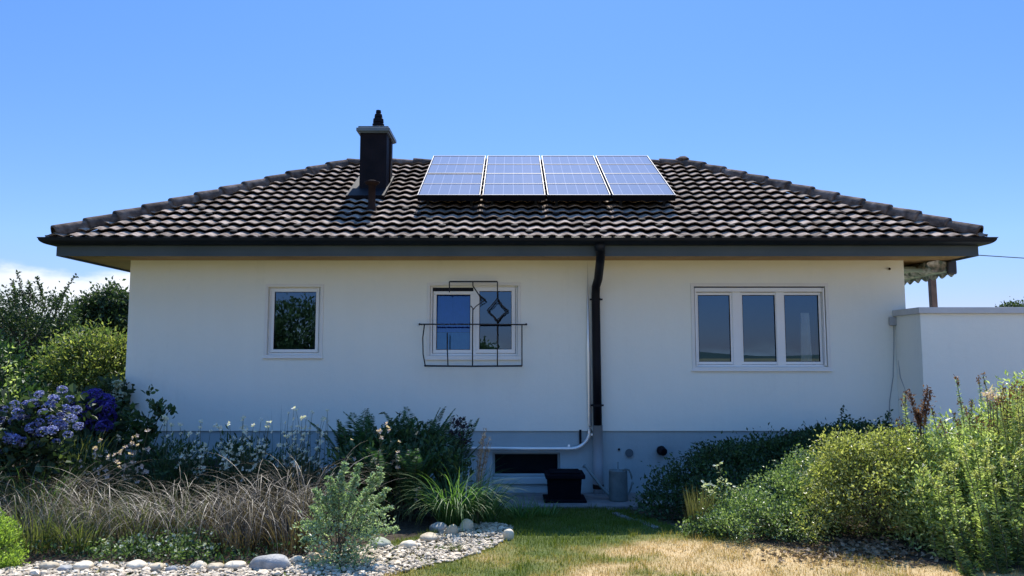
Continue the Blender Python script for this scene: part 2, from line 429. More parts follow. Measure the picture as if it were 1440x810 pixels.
# openings (x0,x1,z0,z1): taken between the outer window frames
def opn(px0, px1, py0, py1): return [X(px0, Yw), X(px1, Yw), Z(py1, Yw), Z(py0, Yw)]
W1 = opn(375, 449, 403, 499); W2 = opn(604, 728, 401, 500); W3 = opn(978, 1163.5, 402, 516)
def wall_grid(mb, x0, x1, z0, z1, y, ops, depth):
    xs = sorted({x0, x1, *[o[0] for o in ops], *[o[1] for o in ops]}); zz = sorted({z0, z1, *[o[2] for o in ops], *[o[3] for o in ops]})
    for a, b in zip(xs, xs[1:]):
        for c, d in zip(zz, zz[1:]):
            mx, mz = (a + b) / 2, (c + d) / 2
            if any(o[0] < mx < o[1] and o[2] < mz < o[3] for o in ops): continue
            mb.add([(a, y, c), (b, y, c), (b, y, d), (a, y, d)], [(0, 1, 2, 3)])
    for o in ops:
        a, b, c, d = o
        for q in ([(a,y,c),(a,y+depth,c),(a,y+depth,d),(a,y,d)], [(b,y,c),(b,y+depth,c),(b,y+depth,d),(b,y,d)],
                  [(a,y,d),(b,y,d),(b,y+depth,d),(a,y+depth,d)], [(a,y,c),(b,y,c),(b,y+depth,c),(a,y+depth,c)]):
            mb.add(q, [(0, 1, 2, 3)])
w = MB(); wall_grid(w, XL, XR, zp, zs + .05, Yw, [W1, W2, W3], .25)
w.add([(XL,Yw,zp),(XL,Ywb,zp),(XL,Ywb,zs+.05),(XL,Yw,zs+.05)], [(0,1,2,3)])
w.add([(XR,Yw,zp),(XR,Ywb,zp),(XR,Ywb,zs+.05),(XR,Yw,zs+.05)], [(0,1,2,3)])
w.add([(XL,Ywb,zp),(XR,Ywb,zp),(XR,Ywb,zs+.05),(XL,Ywb,zs+.05)], [(0,1,2,3)])
w.add([(XL,Yw,zp),(XR,Yw,zp),(XR,Ywb,zp),(XL,Ywb,zp)], [(0,1,2,3)])
w.build('wall', M['wall'], house)
# rooms behind the panes
bx(XL+.3, XR-.3, Yw+2.6, Yw+2.7, zp+.05, zs-.02).build('room_wall', M['interior'], house)

# plinth with the basement opening
BW = opn(693, 787, 637, 681)
p = MB(); d = .022
wall_grid(p, XL + d, XR - d, -.9, zp - .002, Yw + d, [[BW[0], BW[1], BW[2], BW[3]]], .22)
p.add([(XL+d,Yw+d,-.9),(XL+d,Ywb-d,-.9),(XL+d,Ywb-d,zp),(XL+d,Yw+d,zp)], [(0,1,2,3)])
p.add([(XR-d,Yw+d,-.9),(XR-d,Ywb-d,-.9),(XR-d,Ywb-d,zp),(XR-d,Yw+d,zp)], [(0,1,2,3)])
p.add([(XL+d,Ywb-d,-.9),(XR-d,Ywb-d,-.9),(XR-d,Ywb-d,zp),(XL+d,Ywb-d,zp)], [(0,1,2,3)])
p.build('plinth', M['plinth'], house)
bw = MB(); ring_box(bw, BW[0], BW[1], BW[2] + .10, BW[3], .03, Yw + .12, Yw + .16)
bwf = bw.build('basement_window', M['plinth'], house)
MB().add([(BW[0]+.035,Yw+.14,BW[2]+.13),(BW[1]-.035,Yw+.14,BW[2]+.13),(BW[1]-.035,Yw+.14,BW[3]-.03),(BW[0]+.035,Yw+.14,BW[3]-.03)], [(0,1,2,3)]).build('pane', glass_mat('basement_glass', (.5,.6,.8), 1.3), bwf)
bx(BW[0]+.01, BW[1]-.01, Yw+.2, Yw+.21, BW[2]+.01, BW[3]-.005).build('dark_backing', M['gasket'], bwf)
bx(BW[0]+.002, BW[1]-.002, Yw-.01, Yw+.19, BW[2]+.0, BW[2]+.095).build('sill', M['plinth'], bwf, bevel=.01)

# soffit, fascia, gutter swept round the four eaves
def sweep(prof, closed=False):
    """prof: list of (outward offset from fascia plane, z)"""
    mb = MB(); k = len(prof)
    v = []
    for d, z in prof:
        v += [(XfL-d, Yf-d, z), (XfR+d, Yf-d, z), (XfR+d, Yfb+d, z), (XfL-d, Yfb+d, z)]
    f = []
    for i in range(k if closed else k - 1):
        j = (i + 1) % k
        for c in range(4):
            e = (c + 1) % 4
            f.append((i*4+c, i*4+e, j*4+e, j*4+c))
    mb.add(v, f); return mb
sweep([(-.02, zfas0), (0, zfas0), (0, zfas1 + .12), (-.02, zfas1 + .12)], True).build('fascia', M['fascia'], house)
sweep([(-.02, zfas0+.028), (-O-.02, zfas0+.028)]).build('soffit', M['soffit'], house)
hz = zg1 - zfas1
gp = [(.004, zfas1+.02), (.004, zfas1-.005)]
for a in np.linspace(0, math.pi/2, 8): gp.append((.03 + .135*math.sin(a), zfas1 - .008 + (hz - .006) * (1 - math.cos(a))))
gp += [(.172, zg1-.006), (.178, zg1), (.168, zg1+.004), (.16, zg1-.008), (.12, zfas1+.05), (.03, zfas1+.03)]
gut = sweep(gp, True).build('gutter', M['gutter'], house)
for pxb in (845,):
    xo = X(pxb, Yf-.09); lathe(MB(), [(.075,0),(.075,-.04),(.06,-.1)], (xo, Yf-.09, zfas1-.0), 16).build('outlet', M['gutter'], gut, True)

for xb in np.arange(XfL + .5, XfR, .85):
    MB_ = MB(); box(MB_, xb-.012, xb+.012, Yf-.174, Yf-.0, zg1-.003, zg1+.004); MB_.build('gutter_bracket', M['cable'], gut)
# roof slopes of individual profiled tiles
PW, GAUGE = .2055, .252
def slope(mb, A, u, wv, nrm, Lx, S, cosx):
    A, u, wv, nrm = map(np.array, (A, u, wv, nrm))
    nc = int(math.ceil((S + .06) / GAUGE))
    prof = np.array([0, .12, .30, .5, .68, .82, .93, 1.0])
    hp = np.array([.0, .12, .58, 1.0, .88, .42, .08, .0]) * .027
    for c in range(nc):
        s0 = c * GAUGE - .05; s1 = min(s0 + GAUGE + .03, S)
        off = rng.uniform(-.004, .004)
        x_lo, x_hi = max(0, s0 * cosx), Lx - max(0, s0 * cosx)
        k0, k1 = int(math.floor(x_lo / PW)), int(math.ceil(x_hi / PW))
        for k in range(k0, k1):
            js = rng.normal(0, .004); jh = rng.normal(0, .0022)
            xx = (k + prof) * PW + off
            cl = np.clip(xx, max(0, s0 * cosx), Lx - max(0, s0 * cosx)); ch = np.clip(xx, max(0, s1 * cosx), Lx - max(0, s1 * cosx))
            if cl[-1] - cl[0] < .02: continue
            h = hp + jh + .004
            def P(x, s, hh): return A + x[:, None] * u + (s) * wv + hh[:, None] * nrm
            lo = P(cl, s0 + js, h + .056); bot = P(cl, s0 + js + .003, h + .043); und = P(cl, s0 + js + .17, h + .022); mid = P((cl + ch) / 2, (s0 + s1) / 2 + js, h + .028); up = P(ch, s1, h * .96 - .002)
            v = np.concatenate([und, bot, lo, mid, up]); n = 8
            i = np.arange(7)
            f = np.concatenate([np.stack([a * n + i, a * n + i + 1, b * n + i + 1, b * n + i], 1) for a, b in ((0, 1), (1, 2), (2, 3), (3, 4))])
            # a shared edge keeps the tile one island
            f[f >= 2 * n] -= 0
            mb.add(v, f)
c_, s_ = math.cos(pitch), math.sin(pitch)
S = run / c_
roof = MB()
slope(roof, (XeL, Ye, ze), (1,0,0), (0,c_,s_), (0,-s_,c_), XeR-XeL, S, c_)
slope(roof, (XeR, Yb_e, ze), (-1,0,0), (0,-c_,s_), (0,s_,c_), XeR-XeL, S, c_)
slope(roof, (XeL, Yb_e, ze), (0,-1,0), (c_,0,s_), (-s_,0,c_), Yb_e-Ye, S, c_)
slope(roof, (XeR, Ye, ze), (0,1,0), (-c_,0,s_), (s_,0,c_), Yb_e-Ye, S, c_)
roofo = roof.build('roof', M['tile'], house)
deck = MB(); zd = ze - .03
vv = [(XeL+.03,Ye+.03,zd),(XeR-.03,Ye+.03,zd),(XeR-.03,Yb_e-.03,zd),(XeL+.03,Yb_e-.03,zd),(XeL+run,Ye+run,zridge-.03),(XeR-run,Ye+run,zridge-.03)]
deck.add(vv, [(0,1,5,4),(2,3,4,5),(3,0,4),(1,2,5),(0,1,2,3)]); deck.build('roof_deck', M['snow'], roofo)
# hip and ridge caps
caps = MB()
def cap_line(a, b, r0=.122, seg=.42):
    a, b = np.array(a, float), np.array(b, float); L = np.linalg.norm(b - a); n = max(1, round(L / seg)); t = (b - a) / L
    side = norm(np.cross(t, [0, 0, 1.0])); up = np.cross(side, t)
    for i in range(n):
        p0 = a + t * (i * L / n - .03); p1 = a + t * ((i + 1) * L / n + .02)
        p0 = p0 + rng.normal(0, .003, 3); rows = []
        ang = np.linspace(-.25, math.pi + .25, 11)
        for p_, rr, lift in ((p0, r0 * .86, .012), (p0, r0 * 1.06, .012), (p0 + t*.03, r0 * 1.06, .012), (p1, r0 * .88, -.004)):
            rows.append(p_ + lift * up + rr * (np.cos(ang)[:, None] * side + np.sin(ang)[:, None] * up))
        i0 = np.arange(10)
        caps.add(np.concatenate(rows), np.concatenate([np.stack([q*11+i0, q*11+i0+1, (q+1)*11+i0+1, (q+1)*11+i0], 1) for q in range(3)]))
rl, rr_ = (XeL + run, Ye + run, zridge + .0), (XeR - run, Ye + run, zridge + .0)
for cx, cy, tgt in ((XeL+.06, Ye+.06, rl), (XeR-.06, Ye+.06, rr_), (XeL+.06, Yb_e-.06, rl), (XeR-.06, Yb_e-.06, rr_)):
    cap_line((cx, cy, ze + .07), tgt)
cap_line(rl, rr_, .105)
caps.build('ridge_capping', M['ridge'], roofo, True)
fb = MB(); lathe(fb, [(.11,0),(.12,.03),(.07,.07),(.0,.08)], (X(966, Ye+run), Ye+run, zridge+.08), 10); tube(fb, [(X(966,Ye+run)-.12,Ye+run,zridge+.09),(X(966,Ye+run)+.05,Ye+run,zridge+.14)], .035); fb.build('ridge_end_cap', M['ridge'], roofo)
# snow guards
def roof_pt(x, s, h=0.0): return np.array([x, Ye + s * c_ - h * s_, ze + s * s_ + h * c_])
sg = MB(); box(sg, -.05, .05, -.05, -.004, -.03, .024); sgm = sg.mesh('snow_guard'); sgm.materials.append(M['snow'])
sgn = 0
for c in range(1, 6):
    for k in range(3 + (c * 4) % 5, 62, 5):
        x = XeL + (k + .02) * PW; s = c * GAUGE - .05
        if x < XeL + s * c_ + .3 or x > XeR - s * c_ - .3: continue
        o = bpy.data.objects.new('snow_guard', sgm); COL.objects.link(o); o.parent = roofo
        q = roof_pt(x, s, .035) - parent_world(roofo); o.location = tuple(q); o.rotation_euler = (pitch, 0, 0); sgn += 1

# chimney
cx0, cx1 = float(at(506, 215, 12.0)[0]), float(at(543.5, 215, 12.0)[0])
cY = 12.0; czt = Z(187, cY); zb = ze + (cY - Ye) * math.tan(pitch)
ch = bx(cx0, cx1, cY, cY + .62, zb - .35, czt).build('chimney', M['chimney'], house, bevel=.008)
tr = MB(); box(tr, cx1+.001, cx1+.02, cY+.30, cY+.34, zb+.1, czt-.005); box(tr, cx0-.015, cx1+.02, cY-.015, cY-.001, zb-.12, zb+.06); tr.build('cladding_joint', M['clay'], ch)
cc = MB(); box(cc, cx0-.055, cx1+.055, cY-.06, cY+.68, czt+.02, czt+.075); box(cc, cx0-.03, cx1+.03, cY-.03, cY+.65, czt+.0, czt+.02); box(cc, cx0-.03, cx1+.03, cY-.03, cY+.65, czt+.075, czt+.11); cc.build('chimney_cap', M['cap'], ch, bevel=.006)
cm = ((cx0+cx1)/2 + .02, cY + .31, czt + .11)
cw = MB(); lathe(cw, [(.14,0),(.14,.012),(.08,.03),(.08,.06)], cm, 18); cw.build('cowl_base', M['cap'], ch, True)
cw = MB(); lathe(cw, [(.07,.04),(.095,.07),(.10,.13),(.075,.15),(.09,.16),(.085,.22),(.055,.24),(.068,.25),(.06,.30),(.035,.32),(.045,.33),(.04,.37),(.0,.375)], cm, 18); cw.build('chimney_cowl', M['chimney'], ch)
fl = MB(); q0 = roof_pt(cx0-.14, (cY-.30-Ye)/c_, .10); q1 = roof_pt(cx1+.03, (cY-.30-Ye)/c_, .10); q2 = roof_pt(cx1+.03, (cY+.7-Ye)/c_, .085); q3 = roof_pt(cx0-.14, (cY+.7-Ye)/c_, .085)
dn = np.array([0, s_*.06, -c_*.06])
fl.add([q0,q1,q2,q3,q0+dn,q1+dn,q2+dn,q3+dn], [(0,1,2,3),(0,1,5,4),(1,2,6,5),(2,3,7,6),(3,0,4,7)]); fl.build('flashing', M['chimney'], ch)
# clay vent pipe
vx, vY = float(at(524.5, 285, 11.3)[0]), 11.3; vz = ze + (vY - Ye) * math.tan(pitch)
lathe(MB(), [(.09,-.1),(.075,.02),(.055,.06),(.055,.36),(.07,.37),(.11,.40),(.115,.42),(.06,.44),(0,.445)], (vx, vY-.10, vz+.0), 16).build('vent_pipe', M['clay'], house, True)

# windows ------------------------------------------------------------
def surround(win, o, t, below, name='surround'):
    mb = MB(); a, b, c, d = o
    ring_box(mb, a-t, b+t, c-below, d+t*.8, t, Yw-.014, Yw+.01, below)
    return mb.build(name, M['trim'], win, bevel=.004)
def sash(win, x0, x1, z0, z1, t, y, tilt=0, tb=None, gl='glass'):
    zc = z0
    e = MB(); ring_box(e, x0, x1, z0, z1, t, y, y+.05, tb)
    s = e.build('sash', M['frame'], win, bevel=.005)
    tb = t if tb is None else tb
    g = MB(); ring_box(g, x0+t-.002, x1-t+.002, z0+tb-.002, z1-t+.002, .008, y+.004, y+.03); g.build('gasket', M['gasket'], s)
    yt = y + .02 + math.tan(tilt) * (z1 - z0 - t - tb)
    pz = MB().add([(x0+t,y+.02,z0+tb),(x1-t,y+.02,z0+tb),(x1-t,yt,z1-t),(x0+t,yt,z1-t)], [(0,1,2,3)]).build('pane', M[gl], s)
    return s
def window(o, frame_t, name='window'):
    win = MB(); a, b, c, d = o
    ring_box(win, a+.001, b-.001, c+.001, d-.001, frame_t, Yw+.055, Yw+.13)
    return win.build(name, M['frame'], house, bevel=.004)
yS = Yw + .035
w1 = window(W1, .03); surround(w1, W1, .045, .03)
sash(w1, W1[0]+.035, W1[1]-.032, W1[2]+.035, W1[3]-.03, .045, yS)
bx(W1[0]-.055, W1[1]+.055, Yw-.03, Yw+.03, W1[2]-.052, W1[2]-.030).build('sill', M['frame'], w1, bevel=.003)
w2 = window(W2, .03); surround(w2, W2, .045, .04)
xm = X(667, Yw)
bx(xm-.02, xm+.02, Yw+.05, Yw+.12, W2[2]+.03, W2[3]-.03).build('mullion', M['frame'], w2, bevel=.004)
bx(W2[0]+.03, xm-.02, Yw+.06, Yw+.15, W2[3]-.115, W2[3]-.03).build('shutter_box', M['gasket'], w2)
sL = sash(w2, W2[0]+.04, xm-.015, W2[2]+.035, W2[3]-.085, .05, yS+.02, tilt=R(3))
sash(w2, xm+.015, W2[1]-.035, W2[2]+.035, W2[3]-.03, .055, yS)
bx(W2[0]-.055, W2[1]+.055, Yw-.03, Yw+.03, W2[2]-.062, W2[2]-.040).build('sill', M['frame'], w2, bevel=.003)
w3 = window(W3, .03); surround(w3, W3, .05, .04)
bx(W3[0]+.03, W3[1]-.03, Yw+.02, Yw+.10, W3[3]-.085, W3[3]-.025).build('blind_box', M['frame'], w3, bevel=.004)
bx(W3[0]+.004, W3[1]-.004, Yw+.012, Yw+.06, W3[3]-.022, W3[3]-.004).build('blind_slot', M['gasket'], w3)
xa, xb = X(1039, Yw), X(1101, Yw)
for x_ in (xa, xb): bx(x_-.06, x_+.06, Yw+.05, Yw+.12, W3[2]+.03, W3[3]-.03).build('mullion', M['frame'], w3, bevel=.004)
for (l, r) in ((W3[0]+.03, xa-.052), (xa+.052, xb-.03), (xb+.03, W3[1]-.035)): sash(w3, l, r, W3[2]+.035, W3[3]-.09, .04, yS+.03)
bx(W3[1]-.03, W3[1]-.012, Yw+.0, Yw+.05, W3[2]+.02, W3[3]-.03).build('blind_rail', M['frame'], w3)
bx(W3[0]+.010, W3[0]+.028, Yw+.0, Yw+.05, W3[2]+.02, W3[3]-.03).build('blind_rail', M['frame'], w3)
bx(W3[0]-.06, W3[1]+.06, Yw-.03, Yw+.03, W3[2]-.062, W3[2]-.040).build('sill', M['frame'], w3, bevel=.003)
# curtain seen in the right pane
cu = MB(); cxm = X(1134, Yw+.22); zt_ = Z(440, Yw+.22); n = 24
xs = np.linspace(-.11, .11, n); yy = Yw + .22 + .025 * np.sin(np.arange(n) * 1.9)
v = np.concatenate([np.stack([cxm + xs, yy, np.full(n, zp + .1)], 1), np.stack([cxm + xs * .55, yy, np.full(n, zt_)], 1)])
cu.add(v, np.array([(i, i+1, n+i+1, n+i) for i in range(n-1)])); cu.build('curtain', M['curtain'], w3, True)
# blue sheets carry the painted sky reflection of the middle window's left pane
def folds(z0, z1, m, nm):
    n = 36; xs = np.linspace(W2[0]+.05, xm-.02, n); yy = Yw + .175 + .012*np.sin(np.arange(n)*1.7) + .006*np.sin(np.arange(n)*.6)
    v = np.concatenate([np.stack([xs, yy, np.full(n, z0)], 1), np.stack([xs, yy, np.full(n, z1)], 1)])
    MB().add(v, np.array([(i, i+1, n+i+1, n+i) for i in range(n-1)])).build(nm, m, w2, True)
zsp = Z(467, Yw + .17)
folds(zsp, W2[3]-.05, M['sky_reflection'], 'sky_reflection'); folds(W2[2]+.04, zsp-.012, M['sky_reflection_low'], 'painted_reflection_low')

# window grille --------------------------------------------------------
gy = Yw - .16
def gp_(px, py, y=None): return at(px, py, gy if y is None else y)
gr = MB(); rt = .0095
def bar(pts, r=rt): tube(gr, [gp_(*q) if len(q) < 3 else gp_(q[0], q[1], q[2]) for q in pts], r, 6)
bar([(590,456),(665,456),(740,456.5)], .011)
for px in (590, 740): gr.add(*(lambda mb: (np.concatenate(mb.v), mb.f[0]))(lathe(MB(), [(0,-.018),(.016,-.008),(.016,.008),(0,.018)], gp_(px,456), 8)))
bar([(597,514.5),(665,515),(734,514.5)], .014)
bar([(597,456),(594.5,475),(595,498),(598,514)])
bar([(734,456),(734,486),(734,515)])
bar([(629,468),(629,490),(630,515)])
bar([(632,396),(665,396),(699.5,396)], .012)
bar([(632,396),(632,404),(632,411)])
bar([(699.5,396),(699.5,408),(699.5,419)])
bar([(665,396),(665,400),(665,402)])
bar([(665,402),(673,414),(682,421),(683,422)]); bar([(683,422),(676,426),(669,431),(665,436)], .008); bar([(673,414),(676,420),(675,425)], .006)
bar([(662,430),(665,434),(665,440)]); bar([(665,434),(664.5,470),(664.5,515)])
bar([(699.5,419),(692,429),(685,436.5)]); bar([(685,436.5),(693,444),(699.5,453)]); bar([(699.5,419),(706,429),(715,437)]); bar([(715,437),(706,444),(699.5,453)])
bar([(699.5,423),(693,431),(687,437),(693,443),(699.5,450)], .006); bar([(699.5,423),(706,431),(712,437),(706,443),(699.5,450)], .006)
bar([(699.5,450),(699.5,485),(699.5,515)])
for px, py in ((597,514),(734,514),(591,456),(739,456)): tube(gr, [gp_(px,py), at(px,py,gy)+np.array([0,.16,0])], .008, 6)
grille = gr.build('window_grille', M['iron'], house, True)

# pipes on the wall ----------------------------------------------------
dp = MB(); yp = Yw - .09
tube(dp, [(X(846,Yf-.09), Yf-.09, zfas1-.06), (X(846,Yf-.05), Yf-.05, zs-.04), (X(845.5,Yf+.05), Yf+.06, zs-.10), (X(842,Yw-.2), Yw-.24, zs-.30), (X(839,Yw-.12), Yw-.13, zs-.40), (X(838.5,yp), yp, zs-.52), (X(839,yp), yp, 1.6), (X(839.5,yp), yp, Z(598,yp))], .062, 16)
dpo = dp.build('downpipe', M['pipe_dark'], house, True)
tube(MB(), [(X(839.5,yp), yp, Z(598,yp)), (X(839.5,yp), yp, .2), (X(839.5,yp), yp, -.35)], .070, 16).build('standpipe', M['pipe_grey'], dpo, True)
lathe(MB(), [(.075,-.05),(.078,-.04),(.078,.0),(.075,.01)], (X(839.5,yp), yp, -.1), 16).build('clay_socket', M['clay'], dpo, True)
for zz in (Z(421,yp), Z(570,yp)):
    b_ = MB(); lathe(b_, [(.064,-.015),(.068,-.015),(.068,.015),(.064,.015)], (X(839,yp), yp, zz), 16); box(b_, X(839,yp)-.09, X(839,yp)+.095, yp+.0, yp+.02, zz-.012, zz+.012); box(b_, X(839,yp)-.01, X(839,yp)+.01, yp+.05, Yw, zz-.01, zz+.01); b_.build('pipe_clip', M['pipe_dark'], dpo)
yc = Yw - .035
xc, zc_ = X(827.5, yc), Z(631, yc)
pts = [(xc, yc, zs), (xc, yc, (zs+zc_)/2), (xc+.012, yc, zc_+.33)]
rad = .27; cxx = xc + .012
for a in np.linspace(0, math.pi/2, 9)[0:]: pts.append((cxx - rad + rad*math.cos(a), yc, zc_ + rad - rad*math.sin(a)))
pts += [(X(740,yc), yc, zc_), (X(640,yc), yc, zc_+.01)]
co = MB(); tube(co, pts, .027, 12); cond = co.build('conduit', M['steel'], house, True)
for px, py in ((832,611),(800,627)):
    tube(MB(), [at(px,py,yc), at(px,py,Yw+.02)], .02, 8).build('clamp', M['steel'], cond)
# small things on the plinth
pl = Yw + .02
bx(X(813.5,pl), X(816.5,pl), pl-.03, pl, Z(625,pl), Z(604,pl)).build('wall_bracket', M['pipe_dark'], house)
tube(MB(), [at(885,637,pl-.025), at(885,637,pl)], .058, 18).build('wall_vent', M['fascia'], house)
tube(MB(), [at(870.5,632,pl-.02), at(870.5,632,pl)], .018, 10).build('wall_plug', M['pipe_dark'], house)
ho = MB(); tube(ho, [at(929,633,pl), at(930,633.5,pl-.06), at(934,636,pl-.12)], [.06,.07,.055], 12); ho.build('outlet_hood', M['pipe_dark'], house)
bx(X(1254,Yw-.05), X(1263,Yw-.05), Yw-.06, Yw, Z(458,Yw), Z(446,Yw)).build('junction_box', M['cable'], house, bevel=.008)
cb = MB(); tube(cb, [at(1257,457,Yw-.03), at(1257,490,Yw-.012), at(1256,530,Yw-.012), at(1251,565,Yw-.012), at(1250,605,Yw-.012)], .006, 6)
tube(cb, [at(1260,457,Yw-.03), at(1262,490,Yw-.02), at(1266,530,Yw-.10), at(1276,555,Yw-.25), at(1284,600,Yw-.25)], .007, 6); cb.build('wall_cable', M['cable'], house, True)
tube(MB(), [at(1251,378,Yw-.05), at(1251,378,Yw)], .018, 8).build('wall_hook', M['clay'], house)

# awning on the right-hand wall ----------------------------------------
aw0, aw1 = XR + .02, X(1349, 10.95); ay0, ay1 = 10.95, 14.2
zat, zab = Z(364, 10.95), Z(380, 10.95)
aw = empty('awning', (XR, 11, zab), None, None); aw.parent = house; aw.location = tuple(np.array((XR, 11.1, zab)) - parent_world(house))
am = MB()   # bunched cloth: rolled cylinder with folds
ny, na = 40, 22
aa = np.arange(na) * 2 * math.pi / na; yy = np.linspace(ay0+.03, ay1, ny)
v = []
for i, y in enumerate(yy):
    rr2 = .105 * (1 + .16*np.sin(aa*3 + i*.9) + .12*np.sin(aa*5 - i*1.7))
    v.append(np.stack([aw1 - .22 + 1.35*rr2*np.cos(aa), np.full(na, y), zat - .10 + .85*rr2*np.sin(aa)], 1))
i_ = np.arange(ny-1)[:, None]*na; j_ = np.arange(na)[None]; jn = (j_+1) % na
am.add(np.concatenate(v), np.stack([i_+j_, i_+jn, i_+na+jn, i_+na+j_], -1).reshape(-1, 4)); am.f.append(np.arange(na)[None]); am.build('cloth_roll', M['awning'], aw, True)
ra = MB(); box(ra, aw1-.11, aw1+.015, ay0+.05, ay1, zab-.01, zab+.06); box(ra, aw0, aw1-.02, ay0+.2, ay0+.26, zab+.0, zab+.05); box(ra, aw0, aw0+.3, ay0+.3, ay1, zab+.02, zab+.09); ra.build('rail', M['awning_rail'], aw, bevel=.008)
bx(aw1-.10, aw1+.045, ay0, ay0+.05, zab-.06, zat-.02).build('end_plate', M['iron'], aw, bevel=.03)
va = MB(); nv = 121; ys = np.linspace(ay0+.03, ay1, nv); sc = .055 * np.abs(np.sin((ys-ay0)*math.pi/.23))
v = np.concatenate([np.stack([np.full(nv, aw1+.02), ys, np.full(nv, zab+.005)], 1), np.stack([np.full(nv, aw1+.02)+.008*np.sin(ys*21), ys, zab - .035 - sc], 1)])
va.add(v, np.array([(i, i+1, nv+i+1, nv+i) for i in range(nv-1)])); va.build('valance', M['awning'], aw)
tube(MB(), [(aw1-.1, 12.6, zab), (aw1-.13, 12.6, 2.2), (aw1-.13, 12.6, 1.2)], .006, 6).build('crank_rod', M['cable'], aw)

# ------------------------------------------------------------------ solar panels
YB, YT = 11.15, 13.40
s0x, s1x = at(583.5, 277, YB)[0], at(951.5, 277, YB)[0]
pb = at(767, 277, YB); pt = at(761, 221.5, YT)
s0t, s1t = at(610, 222, YT)[0], at(912, 222, YT)[0]
plen = math.hypot(pt[1]-pb[1], pt[2]-pb[2]); ptilt = math.atan2(pt[2]-pb[2], pt[1]-pb[1])
xs0, xs1 = (s0x + s0t)/2 - .0, (s1x + s1t)/2
cwid = (xs1 - xs0) / 4
lab = ['solar panel nearest the dark chimney, with a dark gap across its middle', 'second solar panel from the chimney, left of the middle of the row',
       'third solar panel from the chimney, right of the middle of the row', 'solar panel at the far end of the row from the chimney']
def fr_panel(dark):
    mb = MB(); wv = cwid - .035; t = .012
    box(mb, 0, t, 0, plen, 0, .035); box(mb, wv-t, wv, 0, plen, 0, .035); box(mb, t, wv-t, 0, t, 0, .035); box(mb, t, wv-t, plen-t, plen, 0, .035)
    for q in (.25, .5, .75):
        if q == .5 and dark:
            box(mb, t, wv-t, plen*q-.036, plen*q-.024, 0, .034); box(mb, t, wv-t, plen*q+.024, plen*q+.036, 0, .034); continue
        hw = .006 if q != .5 else .009
        box(mb, t, wv-t, plen*q-hw, plen*q+hw, 0, .034)
    return mb
for i in range(4):
    root = empty('solar_panel', (xs0 + i*cwid + .0175, pb[1], pb[2]), lab[i], 'solar panel', 'solar panels in a row on the roof')
    root.rotation_euler = (ptilt, 0, 0)
    def sub(mb, name, m):
        o = bpy.data.objects.new(name, mb.mesh(name)); COL.objects.link(o); o.data.materials.append(m); o.parent = root; return o
    sub(fr_panel(i == 0), 'frame', M['alu'])
    wv = cwid - .035
    c1 = MB()
    if i == 0: box(c1, .022, wv-.022, .022, plen*.5-.03, .004, .028); box(c1, .022, wv-.022, plen*.5+.03, plen-.022, .004, .028)
    else: box(c1, .022, wv-.022, .022, plen-.022, .004, .028)
    sub(c1, 'solar_cells', M['cells'])
    sub(bx(.03, wv-.03, .03, plen-.03, -.012, .002), 'back_sheet', M['gasket'])
    for xx in (.12, wv-.16):
        sub(bx(xx, xx+.04, .12, plen-.55, -.06, -.013), 'mounting_rail', M['gutter'])
    for xx in (.12, wv-.16): sub(bx(xx, xx+.04, .10, .14, -.17, -.061), 'roof_hook', M['gutter'])
    sub(bx(.0, wv, -.006, -.001, -.06, .03), 'gap_shade_strip', M['bin'])  # black strip put in for the shadowed gap below the panel edge

# ------------------------------------------------------------------ terrace wall, post, cable
gw = empty('terrace_wall', (X(1300,10.3), 10.3, .3), 'low white rendered terrace wall joined to the right end of the house', 'wall')
tx0 = X(1297, 10.3); ztop = Z(441, 10.3)
m_ = MB(); box(m_, tx0, 11.0, 10.3, 10.55, -.6, ztop); box(m_, tx0, tx0+.22, 10.55, Yw-.003, -.6, ztop); m_.build('wall', M['wall'], gw)
m_ = MB(); ct = Z(432, 10.28)
box(m_, tx0-.03, 11.03, 10.27, 10.58, ztop+.001, ct); box(m_, tx0-.03, tx0+.25, 10.58, Yw-.004, ztop+.001, ct); m_.build('coping', M['coping'], gw, bevel=.004)
ps = MB(); py_ = 13.2
b0, b1 = at(1315, 440, py_), at(1310, 384, py_); b0[2] = .0
d_ = .05
ps.add([b0+(-d_,-d_,0), b0+(d_,-d_,0), b0+(d_,d_,0), b0+(-d_,d_,0), b1+(-d_,-d_,0), b1+(d_,-d_,0), b1+(d_,d_,0), b1+(-d_,d_,0)], [(0,1,5,4),(1,2,6,5),(2,3,7,6),(3,0,4,7),(4,5,6,7),(0,1,2,3)])
tag(ps.build('wooden_post', M['wood'], None, bevel=.006), 'slim brown wooden post standing behind the terrace wall beneath the awning', 'post')
wr = MB(); tube(wr, [at(1370,358.5,14), at(1440,363,14.4), at(1560,366,15.2), at(1800,362,17)], .009, 6)
tag(wr.build('overhead_cable', M['wire'], None, True), 'thin overhead cable running from the eaves to the right across the sky', 'cable')

# ------------------------------------------------------------------ ground sheet
def spaced(lo, hi, fine, coarse):
    a = np.arange(lo, hi + 1e-6, fine)
    l = lo - np.cumsum(fine * coarse ** np.arange(1, 60)); l = l[l > -3500]
    h = hi + np.cumsum(fine * coarse ** np.arange(1, 60)); h = h[h < 3500]
    return np.concatenate([l[::-1], a, h])
gxs, gys = spaced(-9, 9, .12, 1.25), spaced(2, 14.5, .12, 1.25)
GX, GY = np.meshgrid(gxs, gys)
GZ = gz(GX, GY)
EDGE_L = [gpt(a, b)[:2] for a, b in ((560,812),(640,786),(690,770),(716,752),(722,742),(700,722),(700,700))]

